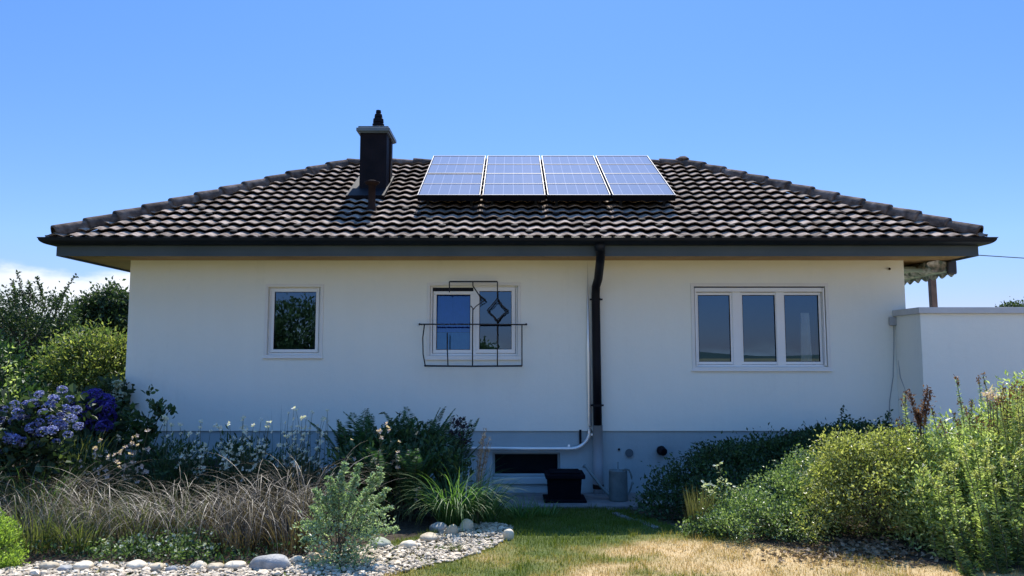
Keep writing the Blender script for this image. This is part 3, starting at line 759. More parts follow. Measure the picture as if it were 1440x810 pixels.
def inpoly(px, py, poly):
    poly = np.asarray(poly); r = np.zeros(np.shape(px), bool); n = len(poly); j = n - 1
    for i in range(n):
        xi, yi = poly[i]; xj, yj = poly[j]
        c = ((yi > py) != (yj > py)) & (px < (xj - xi) * (py - yi) / (yj - yi + 1e-12) + xi)
        r ^= c; j = i
    return r
GRAVEL = np.array([gpt(*q)[:2] for q in ((-60,812),(60,792),(200,794),(340,800),(420,786),(500,772),(560,768),(600,758),(625,748),(650,742),(690,736),(722,743),(716,756),(690,772),(640,790),(540,812))])
GRAVEL = np.vstack([GRAVEL, [[-1.1, 5.4], [-5.2, 5.4]]])
BEDL = np.array([[-9, 6.0], *[gpt(*q)[:2] for q in ((20,792),(200,793),(340,798),(430,785),(540,766),(620,745),(690,734))], [-.15, 8.6], [-.2, 10.0], [-.25, 11.2], [-9, 11.2]])
BEDR = np.array([[1.15, 11.2], [1.55, 9.9], [1.6, 8.9], [1.75, 8.0], *[gpt(*q)[:2] for q in ((1000,750),(1080,768),(1160,778),(1240,790),(1330,796),(1445,803))], [6.5, 5.9], [9, 6], [9, 11.2]])
soil = (inpoly(GX, GY, BEDL) | inpoly(GX, GY, BEDR)).astype(np.float32)
def dry_and_shade(x, y):
    """bare, sun-burnt patches of the lawn (outline follows the watering by the gravel bed; house shade added as greener turf)"""
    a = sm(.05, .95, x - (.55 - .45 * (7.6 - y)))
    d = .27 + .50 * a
    d = d - .55 * sm(7.45, 8.1, y) - .22 * np.exp(-((y - 7.5) / .25) ** 2)  # shade past the house shadow edge put in as greener turf
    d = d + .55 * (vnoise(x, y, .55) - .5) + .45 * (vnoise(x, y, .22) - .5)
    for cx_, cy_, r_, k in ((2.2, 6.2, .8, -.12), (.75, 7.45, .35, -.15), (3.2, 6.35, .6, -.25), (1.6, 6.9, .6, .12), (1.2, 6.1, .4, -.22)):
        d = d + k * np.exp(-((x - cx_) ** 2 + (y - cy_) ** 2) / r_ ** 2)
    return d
NG = rng.random((64, 64))
def vnoise(x, y, s):
    u, v = np.asarray(x) / s + 100.3, np.asarray(y) / s + 50.7
    i, j = np.floor(u).astype(int), np.floor(v).astype(int); a, b = u - i, v - j; a = a*a*(3-2*a); b = b*b*(3-2*b)
    g = lambda p, q: NG[p % 64, q % 64]
    return (g(i,j)*(1-a) + g(i+1,j)*a)*(1-b) + (g(i,j+1)*(1-a) + g(i+1,j+1)*a)*b
gm = MB(); nx_, ny_ = len(gxs), len(gys)
ii = np.arange(ny_ - 1)[:, None] * nx_ + np.arange(nx_ - 1)[None]
gm.add(np.stack([GX, GY, GZ], -1).reshape(-1, 3), np.stack([ii, ii + 1, ii + nx_ + 1, ii + nx_], -1).reshape(-1, 4))
go = gm.build('ground', M['ground'], None, True); tag(go, kind='structure')
a_ = go.data.attributes.new('soil', 'FLOAT', 'POINT'); a_.data.foreach_set('value', soil.ravel())
a_ = go.data.attributes.new('dry', 'FLOAT', 'POINT'); a_.data.foreach_set('value', dry_and_shade(np.clip(GX, -9, 9), np.clip(GY, 2, 15)).astype(np.float32).ravel())

# lawn blades (uncountable)
N = 150000
x = rng.uniform(-2.4, 6.5, N); y = 5.5 + 5.0 * rng.random(N) ** 1.3
k = ~(inpoly(x, y, BEDL) | inpoly(x, y, BEDR) | inpoly(x, y, GRAVEL)) & (y < 10.0)
x, y = x[k], y[k]; n = len(x); dr = dry_and_shade(x, y)
cl = vnoise(x, y, .16) * .6 + vnoise(x + 9, y, .07) * .5
keep = rng.random(n) < np.clip(1.1 - .55 * dr + .25 * (cl - .5), .1, 1); x, y, dr, cl = x[keep], y[keep], dr[keep], cl[keep]; n = len(x)
gb = MB(); ln = (.028 + .035 * rng.random(n)) * (1.25 - .5 * np.clip(dr, 0, 1)) * (.35 + 1.5 * cl ** 1.6)
blades(gb, np.stack([x, y, gz(x, y) - .004], 1), rng.uniform(0, 6.28, n), ln, rng.uniform(.1, .9, n), rng.uniform(.1, 1.2, n), rng.uniform(.004, .008, n), 2)
lo = gb.build('grass', M['grass']); tag(lo, kind='stuff')
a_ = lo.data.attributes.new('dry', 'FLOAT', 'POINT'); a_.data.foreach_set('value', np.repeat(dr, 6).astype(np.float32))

# gravel
ico_v = []
t = (1 + 5 ** .5) / 2
ico_v = norm(np.array([(-1,t,0),(1,t,0),(-1,-t,0),(1,-t,0),(0,-1,t),(0,1,t),(0,-1,-t),(0,1,-t),(t,0,-1),(t,0,1),(-t,0,-1),(-t,0,1)], float))
ico_f = np.array([(0,11,5),(0,5,1),(0,1,7),(0,7,10),(0,10,11),(1,5,9),(5,11,4),(11,10,2),(10,7,6),(7,1,8),(3,9,4),(3,4,2),(3,2,6),(3,6,8),(3,8,9),(4,9,5),(2,4,11),(6,2,10),(8,6,7),(9,8,1)])
N = 26000
lo_, hi_ = GRAVEL.min(0), GRAVEL.max(0)
x = rng.uniform(lo_[0], min(hi_[0], .4), N); y = rng.uniform(5.4, hi_[1], N)
k = inpoly(x, y, GRAVEL); x, y = x[k], y[k]; n = len(x)
sz = .010 + .016 * rng.random(n) ** 2; big = rng.random(n) < .012; sz = np.where(big, .024 + .022 * rng.random(n), sz)
ax = rng.uniform(.6, 1.4, (n, 3)) * np.array([1, 1, .55])
jit = ico_v[None] * (1 + rng.normal(0, .14, (n, 12, 1)))
v = jit * ax[:, None] * sz[:, None, None]
an = rng.uniform(0, 6.28, n); c, s = np.cos(an)[:, None], np.sin(an)[:, None]
v = np.stack([v[..., 0]*c - v[..., 1]*s, v[..., 0]*s + v[..., 1]*c, v[..., 2]], -1) + np.stack([x, y, gz(x, y) + sz*.35 + rng.uniform(0, .012, n)], 1)[:, None]
pm = MB(); pm.add(v.reshape(-1, 3), (np.arange(n)[:, None, None] * 12 + ico_f[None]).reshape(-1, 3))
tag(pm.build('gravel', M['pebble'], None, False), kind='stuff')

# boulders -------------------------------------------------------------
def sub_ico():
    v = list(ico_v); f = ico_f.tolist()
    for _ in range(3):
        cache = {}; nf = []
        def mid(a, b):
            key = (min(a, b), max(a, b))
            if key not in cache:
                m = (np.array(v[a]) + np.array(v[b])); v.append(m / np.linalg.norm(m)); cache[key] = len(v) - 1
            return cache[key]
        for a, b, c in f:
            ab, bc, ca = mid(a, b), mid(b, c), mid(c, a); nf += [(a, ab, ca), (b, bc, ab), (c, ca, bc), (ab, bc, ca)]
        f = nf
    return np.array(v), np.array(f)
SV, SF = sub_ico()
def stone(px, py, rpx, rpz, m, label, tilt=0, squash=.8, bottom=None):
    g = gpt(px, py + rpz * .75); Y = g[1]; k = Y / F
    rx, rz = rpx * k * .9, rpz * k * .82
    ph = rng.uniform(0, 6.28, 6)
    bmp = 1 + .07*np.sin(SV[:, 0]*2.6+ph[0]) + .07*np.sin(SV[:, 1]*3.1+ph[1]) + .06*np.sin(SV[:, 2]*3.4+ph[2]) + .04*np.sin(SV[:, 0]*5+SV[:, 1]*4+ph[3])
    v = SV * bmp[:, None]
    v = np.sign(v) * np.abs(v) ** .9
    v = v * np.array([rx, rx * squash, rz * 1.25])
    c, s = math.cos(tilt), math.sin(tilt); v = np.stack([v[:, 0]*c + v[:, 2]*s, v[:, 1], -v[:, 0]*s + v[:, 2]*c], 1)
    mb = MB(); mb.add(v, SF)
    o = mb.build('boulder', M[m], None, True); o.location = (g[0], g[1] + rx * .3, g[2] + rz * .55)
    tag(o, label, 'boulder', 'boulders edging the gravel bed'); return o
stone(66,797,13,7,'stone','small tan stone, leftmost of the row of stones along the bottom edge of the bed')
stone(90,800,11,6,'stone_grey','small grey stone, second from the left end of the stone row')
stone(114,797,15,8,'stone_white','rounded pale stone, third from the left end of the stone row')
stone(150,800,12,6,'stone','flat tan stone between the rounded pale stone and the wide gap in the row')
stone(190,796,15,8,'stone_white','broad whitish stone at the middle of the left stone row')
stone(218,798,12,7,'stone','greyish tan stone touching the broad whitish stone on its right')
stone(240,801,9,6,'stone_grey','smallest dark stone in the left stone row')
stone(277,796,12,7,'stone_white','pale stone under the white groundcover flowers')
stone(301,798,12,7,'stone','tan stone just right of the pale stone under the groundcover')
stone(328,796,15,7,'stone_white','bright oblong stone touching the big grey boulder on its left')
stone(376,792,33,12,'stone_grey','big flat grey boulder, largest stone of the garden bed', squash=.6)
stone(417,787,10,6,'stone_white','small white stone just right of the big grey boulder')
stone(440,783,10,6,'stone','small stone half hidden at the left foot of the silvery shrub')
stone(533,764,17,8,'stone_moss','greenish mossy stone right of the silvery shrub')
stone(573,766,13,7,'stone_white','pale rounded stone beside the mossy stone on the gravel')
stone(603,756,15,7,'stone','long flat beige stone between the pale rounded stone and the upright pair')
stone(616,743,14,8,'stone_grey','dark grey boulder in the shade behind the long beige stone')
stone(635,745,10,9,'stone','leaning beige stone, left of the upright pair', tilt=.5)
stone(655,739,10,10,'stone_white','tall upright pale stone, right of the pair at the grass clump', tilt=.35)
stone(715,752,9,9,'stone_white','bright white stone at the tip of the gravel beside the lawn')

# ------------------------------------------------------------------ plants
def blob(px, py, Y, rpx, rpy, ry=None):
    c = at(px, py, Y); k = Y / F
    return (*c, rpx * k, ry if ry is not None else rpx * k * .8, rpy * k)
def blob_pts(blobs, n, shell=.55, up=0.0):
    b = np.array(blobs); vol = b[:, 3] * b[:, 4] * b[:, 5]; vol = vol ** .75
    idx = rng.choice(len(b), n, p=vol / vol.sum())
    d = norm(rng.normal(size=(n, 3)) + np.array([0, 0, up])); r = (1 - shell * rng.random(n) ** 1.5)[:, None]
    off = d * r
    return b[idx, :3] + off * b[idx, 3:6], off, idx
def stems_to(mb, base, tips, r, k=7, bend=.3, n=5):
    for t_ in tips:
        b_ = np.array(base) + rng.normal(0, .03, 3) * (1, 1, 0)
        m = (b_ + t_) / 2 + np.array([0, 0, bend * np.linalg.norm(t_ - b_) * .5]) + rng.normal(0, .04, 3)
        tube(mb, curve(b_, m, t_, k), np.linspace(r, r * .35, k), n)
def shrub(name, label, cat, blobs, ncl, nleaf, L, W, m, sm_='bark', base=None, sig=.07, up=.35, group=None, six=False, nst=26, rs=.010, trunk=0, shell=.55, second=None, droop=.0, ups=.15):
    blobs = [tuple(b) for b in blobs]
    if base is None:
        c = np.mean([b[:2] for b in blobs], 0); base = (c[0], c[1], float(gz(*c)))
    base = np.array(base, float)
    root = empty(name, base, label, cat, group)
    C, off, idx = blob_pts(blobs, ncl, shell, ups)
    C[:, 2] = np.maximum(C[:, 2], gz(C[:, 0], C[:, 1]) + .03)
    def cloud(C, off, mm, pname):
        n = len(C) * nleaf
        Q = np.repeat(C, nleaf, 0) + rng.normal(size=(n, 3)) * sig
        D = np.repeat(norm(off), nleaf, 0) * .7 + rng.normal(size=(n, 3)) * .75 + np.array([0, 0, up])
        Q[:, 2] = np.maximum(Q[:, 2], gz(Q[:, 0], Q[:, 1]) + .01)
        sc = rng.uniform(.6, 1.3, n)
        leaves(MB_ := MB(), Q, D, L * sc, W * sc, six=six, droop=droop)
        return MB_.build(pname, mm, root)
    if second:
        k = int(len(C) * second[1]); cloud(C[:k], off[:k], M[second[0]], 'young_foliage'); cloud(C[k:], off[k:], M[m], 'foliage')
    else: cloud(C, off, M[m], 'foliage')
    st = MB()
    if trunk:
        top = np.array([np.mean([b[0] for b in blobs]), np.mean([b[1] for b in blobs]), np.mean([b[2] for b in blobs])])
        tp = curve(base - (0, 0, .1), (base + top) / 2 + rng.normal(0, .08, 3), top, 9); tube(st, tp, np.linspace(trunk, trunk * .4, 9), 10)
        for q in range(min(nst, ncl)):
            s0 = tp[rng.integers(3, 9)]; t_ = C[q]
            tube(st, curve(s0, (s0 + t_) / 2 + (0, 0, .12) + rng.normal(0, .06, 3), t_, 7), np.linspace(trunk * .38, .006, 7), 6)
        st.build('trunk', M[sm_], root, True)
    else:
        stems_to(st, base, C[:nst] , rs); st.build('stems', M[sm_], root, True)
    return root

# background trees at the left
shrub('broadleaf_tree', 'dark spiky tree at the left edge with thin shoots rising against the cloud', 'tree',
      [blob(15,480,15,70,75,.9), blob(-45,500,15,75,95,1.0), blob(60,450,15,38,42,.6), blob(85,490,15,28,40,.5), blob(30,545,14.6,75,55,.8)], 800, 30, .065, .034, 'lf_dark', trunk=.11, sig=.10, nst=50, up=.1,
      base=(X(20,15), 15, float(gz(-10,15))))
tr_ = bpy.data.objects['broadleaf_tree']
sh = MB(); lf = MB()
for (x0,y0,x1,y1) in ((35,440,37,386),(28,440,2,392),(55,430,48,398),(70,440,93,385),(75,450,104,404),(60,440,60,392),(20,430,22,405),(84,460,98,430),(10,450,-6,410)):
    a, b = at(x0,y0,15), at(x1,y1,15); b[1] += rng.uniform(-.4,.4); pth = curve(a, (a+b)/2 + rng.normal(0,.08,3), b, 9); tube(sh, pth, np.linspace(.012,.004,9), 5)
    for q in np.linspace(.35, 1, 16):
        i = min(int(q*8), 7); pp = pth[i] + (pth[i+1]-pth[i])*(q*8-i)
        leaves(lf, pp[None].repeat(3,0), rng.normal(size=(3,3)) + (0,0,.4), rng.uniform(.05,.09,3), .04)
sh.build('shoots', M['bark'], tr_, True); lf.build('shoot_leaves', M['lf_dark'], tr_)
shrub('round_tree', 'dense dark rounded tree beyond the left corner of the house', 'tree',
      [blob(155,432,20,32,28,.6), blob(125,445,20,24,24,.5), blob(170,450,20,30,35,.6), blob(140,468,20,44,24,.7), blob(195,455,20,30,40,.6), blob(112,428,20,12,10,.3)], 420, 30, .10, .055, 'lf_dark', trunk=.14, sig=.10, nst=40, base=(X(155,20),20,.25))
shrub('leafy_bush', 'sunlit yellow-green bush against the left corner of the house', 'bush',
      [blob(95,520,13.2,42,40,.5), blob(128,498,13.2,34,32,.5), blob(160,505,13.2,22,34,.4), blob(145,540,13,40,40,.5), blob(178,525,13.6,18,50,.4), blob(70,545,13,30,25,.4)], 520, 22, .08, .032, 'lf_yellow', sm_='bark', sig=.115, nst=60, rs=.014, second=('lf_mid', .35), base=(X(130,13.2),13.2,.2))
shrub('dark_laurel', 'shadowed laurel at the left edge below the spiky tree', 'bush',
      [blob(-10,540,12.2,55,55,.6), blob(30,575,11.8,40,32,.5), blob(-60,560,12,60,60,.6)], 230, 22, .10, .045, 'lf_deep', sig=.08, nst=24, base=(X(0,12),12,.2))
lp = MB(); lq = MB()
b0 = at(12,600,11.4); b0[2] = gz(b0[0], b0[1])
rt_ = empty('pale_sapling', b0, 'pale slender sapling in front of the dark laurel at the left edge', 'sapling')
for (xx,yy) in ((15,495),(8,520),(20,535),(4,548),(24,515)):
    e_ = at(xx,yy,11.4); pth = curve(b0, (b0+e_)/2 + rng.normal(0,.05,3), e_, 9); tube(lp, pth, np.linspace(.009,.003,9), 5)
    Q = pth[rng.integers(4,9,34)] + rng.normal(0,.035,(34,3)); leaves(lq, Q, rng.normal(size=(34,3)) + (0,0,.2), .075, .032)
lq.build('foliage', M['lf_phlox'], rt_); lp.build('stems', M['stem'], rt_, True)

# hydrangeas
def head_mesh(m):
    mb = MB(); n = 46
    d = norm(rng.normal(size=(n, 3)) + (0, 0, .45)); P = d * .075 * rng.uniform(.85, 1.05, (n, 1))
    for q in range(4):
        s_ = norm(np.cross(d, rng.normal(size=(n, 3)))); leaves(mb, P, s_ + d * .25, .032, .030, fold=.1)
    me = mb.mesh('flower_head'); me.materials.append(M[m]); return me
HL, HV, HC = head_mesh('fl_lilac'), head_mesh('fl_violet'), head_mesh('fl_cream')
def hydrangea(label, blobs, heads, hm, base, ncl=170, scl=1.0):
    r_ = shrub('hydrangea', label, 'hydrangea', blobs, ncl, 9, .10, .064, 'lf_dark', six=True, sig=.06, nst=24, base=base, group='hydrangeas at the left of the house')
    w_ = parent_world(r_)
    for (px, py, Y, s) in heads:
        o = bpy.data.objects.new('flower_head', hm); COL.objects.link(o); o.parent = r_; o.location = tuple(at(px, py, Y) - w_)
        o.scale = (s*scl, s*scl, s*scl*.8); o.rotation_euler = (rng.uniform(-.4,.4), rng.uniform(-.4,.4), rng.uniform(0,6))
hp = []
for px, py in ((8,577),(22,590),(10,600),(3,610),(25,606),(38,571),(48,566),(53,553),(57,580),(30,622),(22,617),(66,571),(70,588),(45,600),(16,630),(40,612),(85,585),(92,575),(78,563),(88,548),(97,563),(60,608),(104,578),(2,590),(80,598),(35,585),(12,618),(-12,600),(-20,580),(-10,625),(64,598),(72,606),(90,600),(100,590),(108,598),(55,592),(18,570),(-4,585),(28,580),(95,612),(76,620),(52,625),(8,635)):
    hp.append((px + rng.uniform(-3,3), py + rng.uniform(-2,2), 7.95 + rng.uniform(-.15,.2), rng.uniform(.8,1.25)))
hydrangea('pale lilac-blue hydrangea, largest of the hydrangeas, at the left edge', [blob(30,604,8.1,60,34,.3), blob(80,585,8.2,34,28,.25), blob(-30,604,8.1,50,34,.25), blob(40,645,8,60,28,.25)], hp, HL, (X(40,8.1), 8.1, float(gz(-5.2,8.1))), scl=.67)
hv = []
for px, py in ((108,562),(122,558),(135,556),(148,562),(115,572),(130,570),(143,574),(155,572),(122,584),(136,586),(150,586),(100,570),(128,598),(145,600),(158,590)):
    hv.append((px + rng.uniform(-3,3), py + rng.uniform(-2,2), 9.75 + rng.uniform(-.15,.1), rng.uniform(1.0,1.35)))
hydrangea('deep violet hydrangea in the shade by the house corner', [blob(130,585,9.9,36,28,.3), blob(140,620,9.9,40,30,.3)], hv, HV, (X(135,9.9), 9.9, float(gz(-5.4,9.9))), 110)
hydrangea('cream-flowered hydrangea at the foot of the house corner behind the violet one', [blob(155,555,10.8,18,18,.25), blob(150,590,10.8,24,40,.25)], [(148,546,10.7,1.1),(160,552,10.7,1.2),(165,541,10.7,1),(170,557,10.7,1),(153,560,10.6,1.1),(140,552,10.7,.9)], HC, (X(155,10.8), 10.8, float(gz(-5.7,10.8))), 80)

# dark tall perennial by the house corner
shrub('tall_perennial', 'tall dark-leaved perennial rising before the left part of the wall', 'plant',
      [blob(208,566,9.0,14,16,.12), blob(200,590,9.0,24,16,.16), blob(226,580,9.0,12,12,.1), blob(205,615,9.0,20,22,.15), blob(205,640,9.0,26,30,.2)], 64, 9, .08, .048, 'lf_deep', sm_='stem', six=True, sig=.035, nst=20, rs=.008, base=(X(205,9),9.0,float(gz(-4.4,9))))

def clump(name, label, cat, px, Y, n, L, spread, lean, droop, W, m, group=None, segs=7, py=None, straw=0, strawm='straw', strawL=.6, az=None):
    x0 = X(px, Y); b = np.array([x0, Y, float(gz(x0, Y))])
    r_ = empty(name, b, label, cat, group)
    th = rng.uniform(0, 6.28, n); rr_ = spread * np.sqrt(rng.random(n))
    B = b + np.stack([rr_*np.cos(th), rr_*np.sin(th)*.7, np.zeros(n)], 1); B[:, 2] = gz(B[:, 0], B[:, 1]) - .01
    a = th + rng.normal(0, .7, n) if az is None else az + rng.normal(0, .8, n)
    mb = blades(MB(), B, a, L * rng.uniform(.55, 1.15, n), rng.uniform(lean*.2, lean, n), droop * rng.uniform(.5, 1.3, n), W * rng.uniform(.6, 1.3, n), segs)
    mb.build('blades', M[m], r_)
    if straw:
        th = rng.uniform(0, 6.28, straw); rr_ = spread * .9 * np.sqrt(rng.random(straw)); B = b + np.stack([rr_*np.cos(th), rr_*np.sin(th)*.7, np.zeros(straw)], 1); B[:, 2] = gz(B[:, 0], B[:, 1]) - .01
        blades(MB_ := MB(), B, th, strawL * rng.uniform(.6, 1.1, straw), .12, .25, .006, 4); MB_.build('straw_stalks', M[strawm], r_)
    return r_

# brown arching grasses
GG = 'brown arching grass clumps in the front bed'
for (px, Y, n, L, m, lb) in (
    (438, 7.55, 300, 1.02, 'gr_brown', 'tallest brown arching grass clump, right end of the row beside the silvery shrub'),
    (378, 7.35, 280, .95, 'gr_brown', 'brown arching grass clump directly behind the big grey boulder'),
    (318, 7.25, 260, .84, 'gr_silver', 'silvery-tipped arching grass clump left of the one behind the big boulder'),
    (258, 7.35, 240, .86, 'gr_brown', 'brown arching grass clump in the middle of the row above the white groundcover'),
    (200, 7.25, 240, .78, 'gr_silver', 'silvery arching grass clump above the broad whitish stone'),
    (140, 7.4, 230, .80, 'gr_brown', 'thin brown arching grass clump third from the left edge of the bed'),
    (80, 7.5, 230, .85, 'gr_olive', 'olive arching grass clump near the left edge above the small tan stone'),
    (22, 7.7, 230, .85, 'gr_olive', 'green-brown grass clump at the left edge behind the bright lime shrub')):
    r_ = clump('grass_clump', lb, 'grass clump', px, Y, int(n*.55), L*.8, .20, .40, 1.1, .006, 'gr_brown' if px > 300 else 'gr_olive', GG, straw=60, strawm='stem_brown', strawL=.5*L)
    b = parent_world(r_); n2 = 115
    B = b + np.stack([rng.normal(0, .14, n2), rng.normal(0, .09, n2), np.zeros(n2)], 1); B[:, 2] = gz(B[:, 0], B[:, 1])
    blades(MB_ := MB(), B, rng.uniform(0, 6.28, n2), L * rng.uniform(.9, 1.6, n2), rng.uniform(.05, .6, n2), rng.uniform(2.0, 3.2, n2), rng.uniform(.0035, .0075, n2), 12); MB_.build('seed_plumes', M['gr_silver'], r_)
for (px, Y, n, L, m, lb) in (
    (60, 6.95, 190, .55, 'gr_olive', 'short olive grass tuft above the small tan stone'),
    (125, 6.95, 170, .5, 'gr_olive', 'short olive grass tuft above the third pale stone of the row'),
    (345, 6.9, 120, .42, 'gr_brown', 'short brown grass tuft just left of the big grey boulder'),
    (415, 6.95, 150, .6, 'gr_brown', 'short brown grass tuft just right of the big grey boulder'),
    (60, 7.8, 160, .75, 'gr_green', 'tall green grass tuft below the lilac hydrangea'),
    (120, 8.5, 200, .9, 'gr_olive', 'olive grass tuft below the violet hydrangea'),
    (-30, 7.8, 160, .75, 'gr_olive', 'olive grass tuft cut by the left edge below the lilac hydrangea')):
    clump('grass_tuft', lb, 'grass tuft', px, Y, n, L, .2, .4, 1.2, .010, m, 'green grass tufts at the left', straw=30)

# shaded leafy perennials behind the grasses
for (px, py, Y, rx, rz, lb) in (
    (170, 668, 8.7, 44, 26, 'shaded leafy clump at the foot of the tall dark perennial'),
    (250, 652, 8.8, 44, 28, 'shaded leafy clump behind the middle of the brown grasses'),
    (330, 652, 8.9, 44, 28, 'shaded leafy clump below the thin flowering stems, behind the silvery grass'),
    (405, 668, 8.9, 44, 26, 'shaded leafy clump left of the ferns below the plinth'),
    (100, 655, 8.6, 46, 30, 'shaded leafy clump below the violet hydrangea'),
    (20, 665, 8.4, 50, 34, 'shaded leafy clump at the left edge below the lilac hydrangea')):
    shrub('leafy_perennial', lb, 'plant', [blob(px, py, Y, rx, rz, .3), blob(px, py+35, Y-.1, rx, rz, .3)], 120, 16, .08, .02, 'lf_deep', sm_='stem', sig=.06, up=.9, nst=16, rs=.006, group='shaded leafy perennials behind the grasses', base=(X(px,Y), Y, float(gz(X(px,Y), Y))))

def bloom_mesh(m, k=5, L=.032, W=.024):
    mb = MB(); a = np.arange(k) * 6.283 / k
    leaves(mb, np.zeros((k, 3)), np.stack([np.cos(a), np.sin(a), np.full(k, .45)], 1), L, W, fold=.1)
    me = mb.mesh('flower'); me.materials.append(M[m]); return me
BLOOM = {q: bloom_mesh(q) for q in ('fl_white', 'fl_pink')}
BLOOM_S = bloom_mesh('fl_cream', 5, .018, .015)
def scatter_parts(name, me, pts, root, s0=.7, s1=1.25):
    w_ = parent_world(root)
    for p_ in pts:
        o = bpy.data.objects.new(name, me); COL.objects.link(o); o.parent = root; o.location = tuple(np.asarray(p_) - w_)
        o.rotation_euler = (rng.uniform(-.2, 1.5), rng.uniform(-.8, .8), rng.uniform(-1, 1)); k = rng.uniform(s0, s1); o.scale = (k, k, k)
# thin flowering stems (gaura-like)
def flower_stems(label, px, Y, tips, group, mfl='fl_white', leafn=10):
    x0 = X(px, Y); b = np.array([x0, Y, float(gz(x0, Y))]); r_ = empty('flowering_perennial', b, label, 'flower', group)
    st, lf = MB(), MB(); blooms = []
    for (tx, ty) in tips:
        e_ = at(tx, ty, Y + rng.uniform(-.25, .25)); b_ = b + (rng.normal(0, .08) + (e_[0]-b[0])*.6, rng.normal(0, .06), 0)
        pth = curve(b_, (b_ + e_)/2 + (rng.normal(0,.03), 0, .05), e_, 9); tube(st, pth, np.linspace(.0045, .002, 9), 4)
        k = rng.integers(2, 5)
        for q in range(k):
            pp = pth[-1] if q == 0 else pth[rng.integers(5, 9)] + rng.normal(0, .015, 3)
            blooms.append(pp)
        Q = pth[rng.integers(1, 7, leafn)]; leaves(lf, Q, rng.normal(size=(leafn, 3)) + (0, 0, .6), .06, .012)
    st.build('stems', M['stem'], r_, True); scatter_parts('flower', BLOOM[mfl], blooms[:100], r_); lf.build('foliage', M['lf_deep'], r_)
FG = 'thin flowering stems before the plinth'
def rt(x0, x1, y0, y1, n): return [(rng.uniform(x0, x1), rng.uniform(y0, y1)) for _ in range(n)]
flower_stems('sparse white-flowered stems rising left of the thin flowering row, near the tall dark perennial', 260, 8.6, rt(225,300,588,660,26), FG)
flower_stems('white-flowered stems in the middle of the flowering row below the small window', 345, 8.6, rt(305,385,582,655,34), FG)
flower_stems('tall dense flowering stems next to the ferns, right end of the flowering row', 425, 8.6, rt(385,462,568,650,40), FG)
flower_stems('pinkish flowers dotted over the shaded clumps below the violet hydrangea', 150, 8.3, rt(80,210,600,680,34), FG, 'fl_pink')
flower_stems('pale flowers dotted over the dark ferns', 545, 8.3, rt(490,600,590,690,20), FG, 'fl_pink')
# tall dark rushes among the flowers
for px, lb in ((405, 'thin dark rushes standing against the wall in the flowering row'),):
    clump('rush', lb, 'rush', px, 8.9, 46, 1.0, .45, .10, .12, .008, 'lf_deep', None, 5)

# ferns
def fern(label, px, Y, H, n, spread=.9, m='fern'):
    x0 = X(px, Y); b = np.array([x0, Y, float(gz(x0, Y))]); r_ = empty('fern', b, label, 'fern', 'ferns in the shade before the basement')
    st, lf = MB(), MB()
    for q in range(n):
        a = rng.uniform(0, 6.28); ln = H * rng.uniform(.75, 1.05); o_ = spread * ln * rng.uniform(.15, .6)
        d = np.array([math.cos(a), math.sin(a)*.7, 0]); e_ = b + d*o_ + (0, 0, ln*rng.uniform(.85, 1.0)); m_ = b + d*o_*.25 + (0, 0, ln*.65)
        pth = curve(b, m_, e_, 24); tube(st, pth, np.linspace(.006, .002, 24), 4)
        tg = norm(np.gradient(pth, axis=0)); sd = norm(np.cross(tg, d + (0, 0, .01)))
        sd = norm(sd + rng.normal(0, .05, 3))
        for sgn in (-1, 1):
            for sub_ in (0, .33, .66):
                i = np.arange(5, 23); P = pth[i] + tg[i]*sub_*ln/24; L = .15 * np.sin(np.linspace(.55, 3.0, 18)) + .015
                leaves(lf, P, sd[i]*sgn + tg[i]*.45 - (0, 0, .1), L*H*.9, .015, fold=.08)
    lf.build('fronds', M[m], r_); st.build('stalks', M['stem'], r_, True)
for (px, Y, H, n, lb) in ((505, 8.9, 1.18, 22, 'dark fern at the left end of the fern group'), (550, 9.0, 1.12, 22, 'dark fern in the middle of the fern group'),
                          (590, 9.2, 1.25, 24, 'tallest fern of the group, against the plinth'), (630, 9.2, 1.12, 20, 'fern at the right end of the group beside the basement window'),
                          (530, 8.3, .85, 22, 'low fern in front of the fern group behind the silvery shrub'), (580, 8.3, .85, 20, 'low fern behind the green grass fountain')):
    fern(lb, px, Y, H, n)
# dark backing shrub behind ferns
shrub('dark_shrub', 'low dark shrub in the shade between the ferns and the grass fountain', 'shrub', [blob(520,670,8.5,60,50,.3), blob(600,665,8.7,55,50,.3), blob(560,640,8.9,70,40,.3)], 230, 18, .08, .035, 'lf_deep', sig=.07, nst=20, base=(X(560,8.6),8.6,float(gz(-1.3,8.6))))
# seed-head stem
b0 = at(645, 700, 9.0); b0[2] = gz(b0[0], 9.0); rt_ = empty('seed_head_plant', b0, 'single stem with tiers of nearly black seed heads beside the basement window', 'plant')
sm1, sl = MB(), MB(); e_ = at(648, 586, 9.0); tube(sm1, [b0, (b0+e_)/2, e_], [.006,.005,.004], 5)
for (px, py, n) in ((648,590,22),(645,597,26),(652,600,18),(645,611,22),(649,621,18),(640,606,12)):
    c = at(px, py, 9.0); leaves(sl := MB(), c + rng.normal(0, .03, (n,3))*(1.6,1,.6), rng.normal(size=(n,3)), .05, .03); sl.build('seed_head', M['fl_dark'], rt_)
sm1.build('stem', M['stem'], rt_, True)

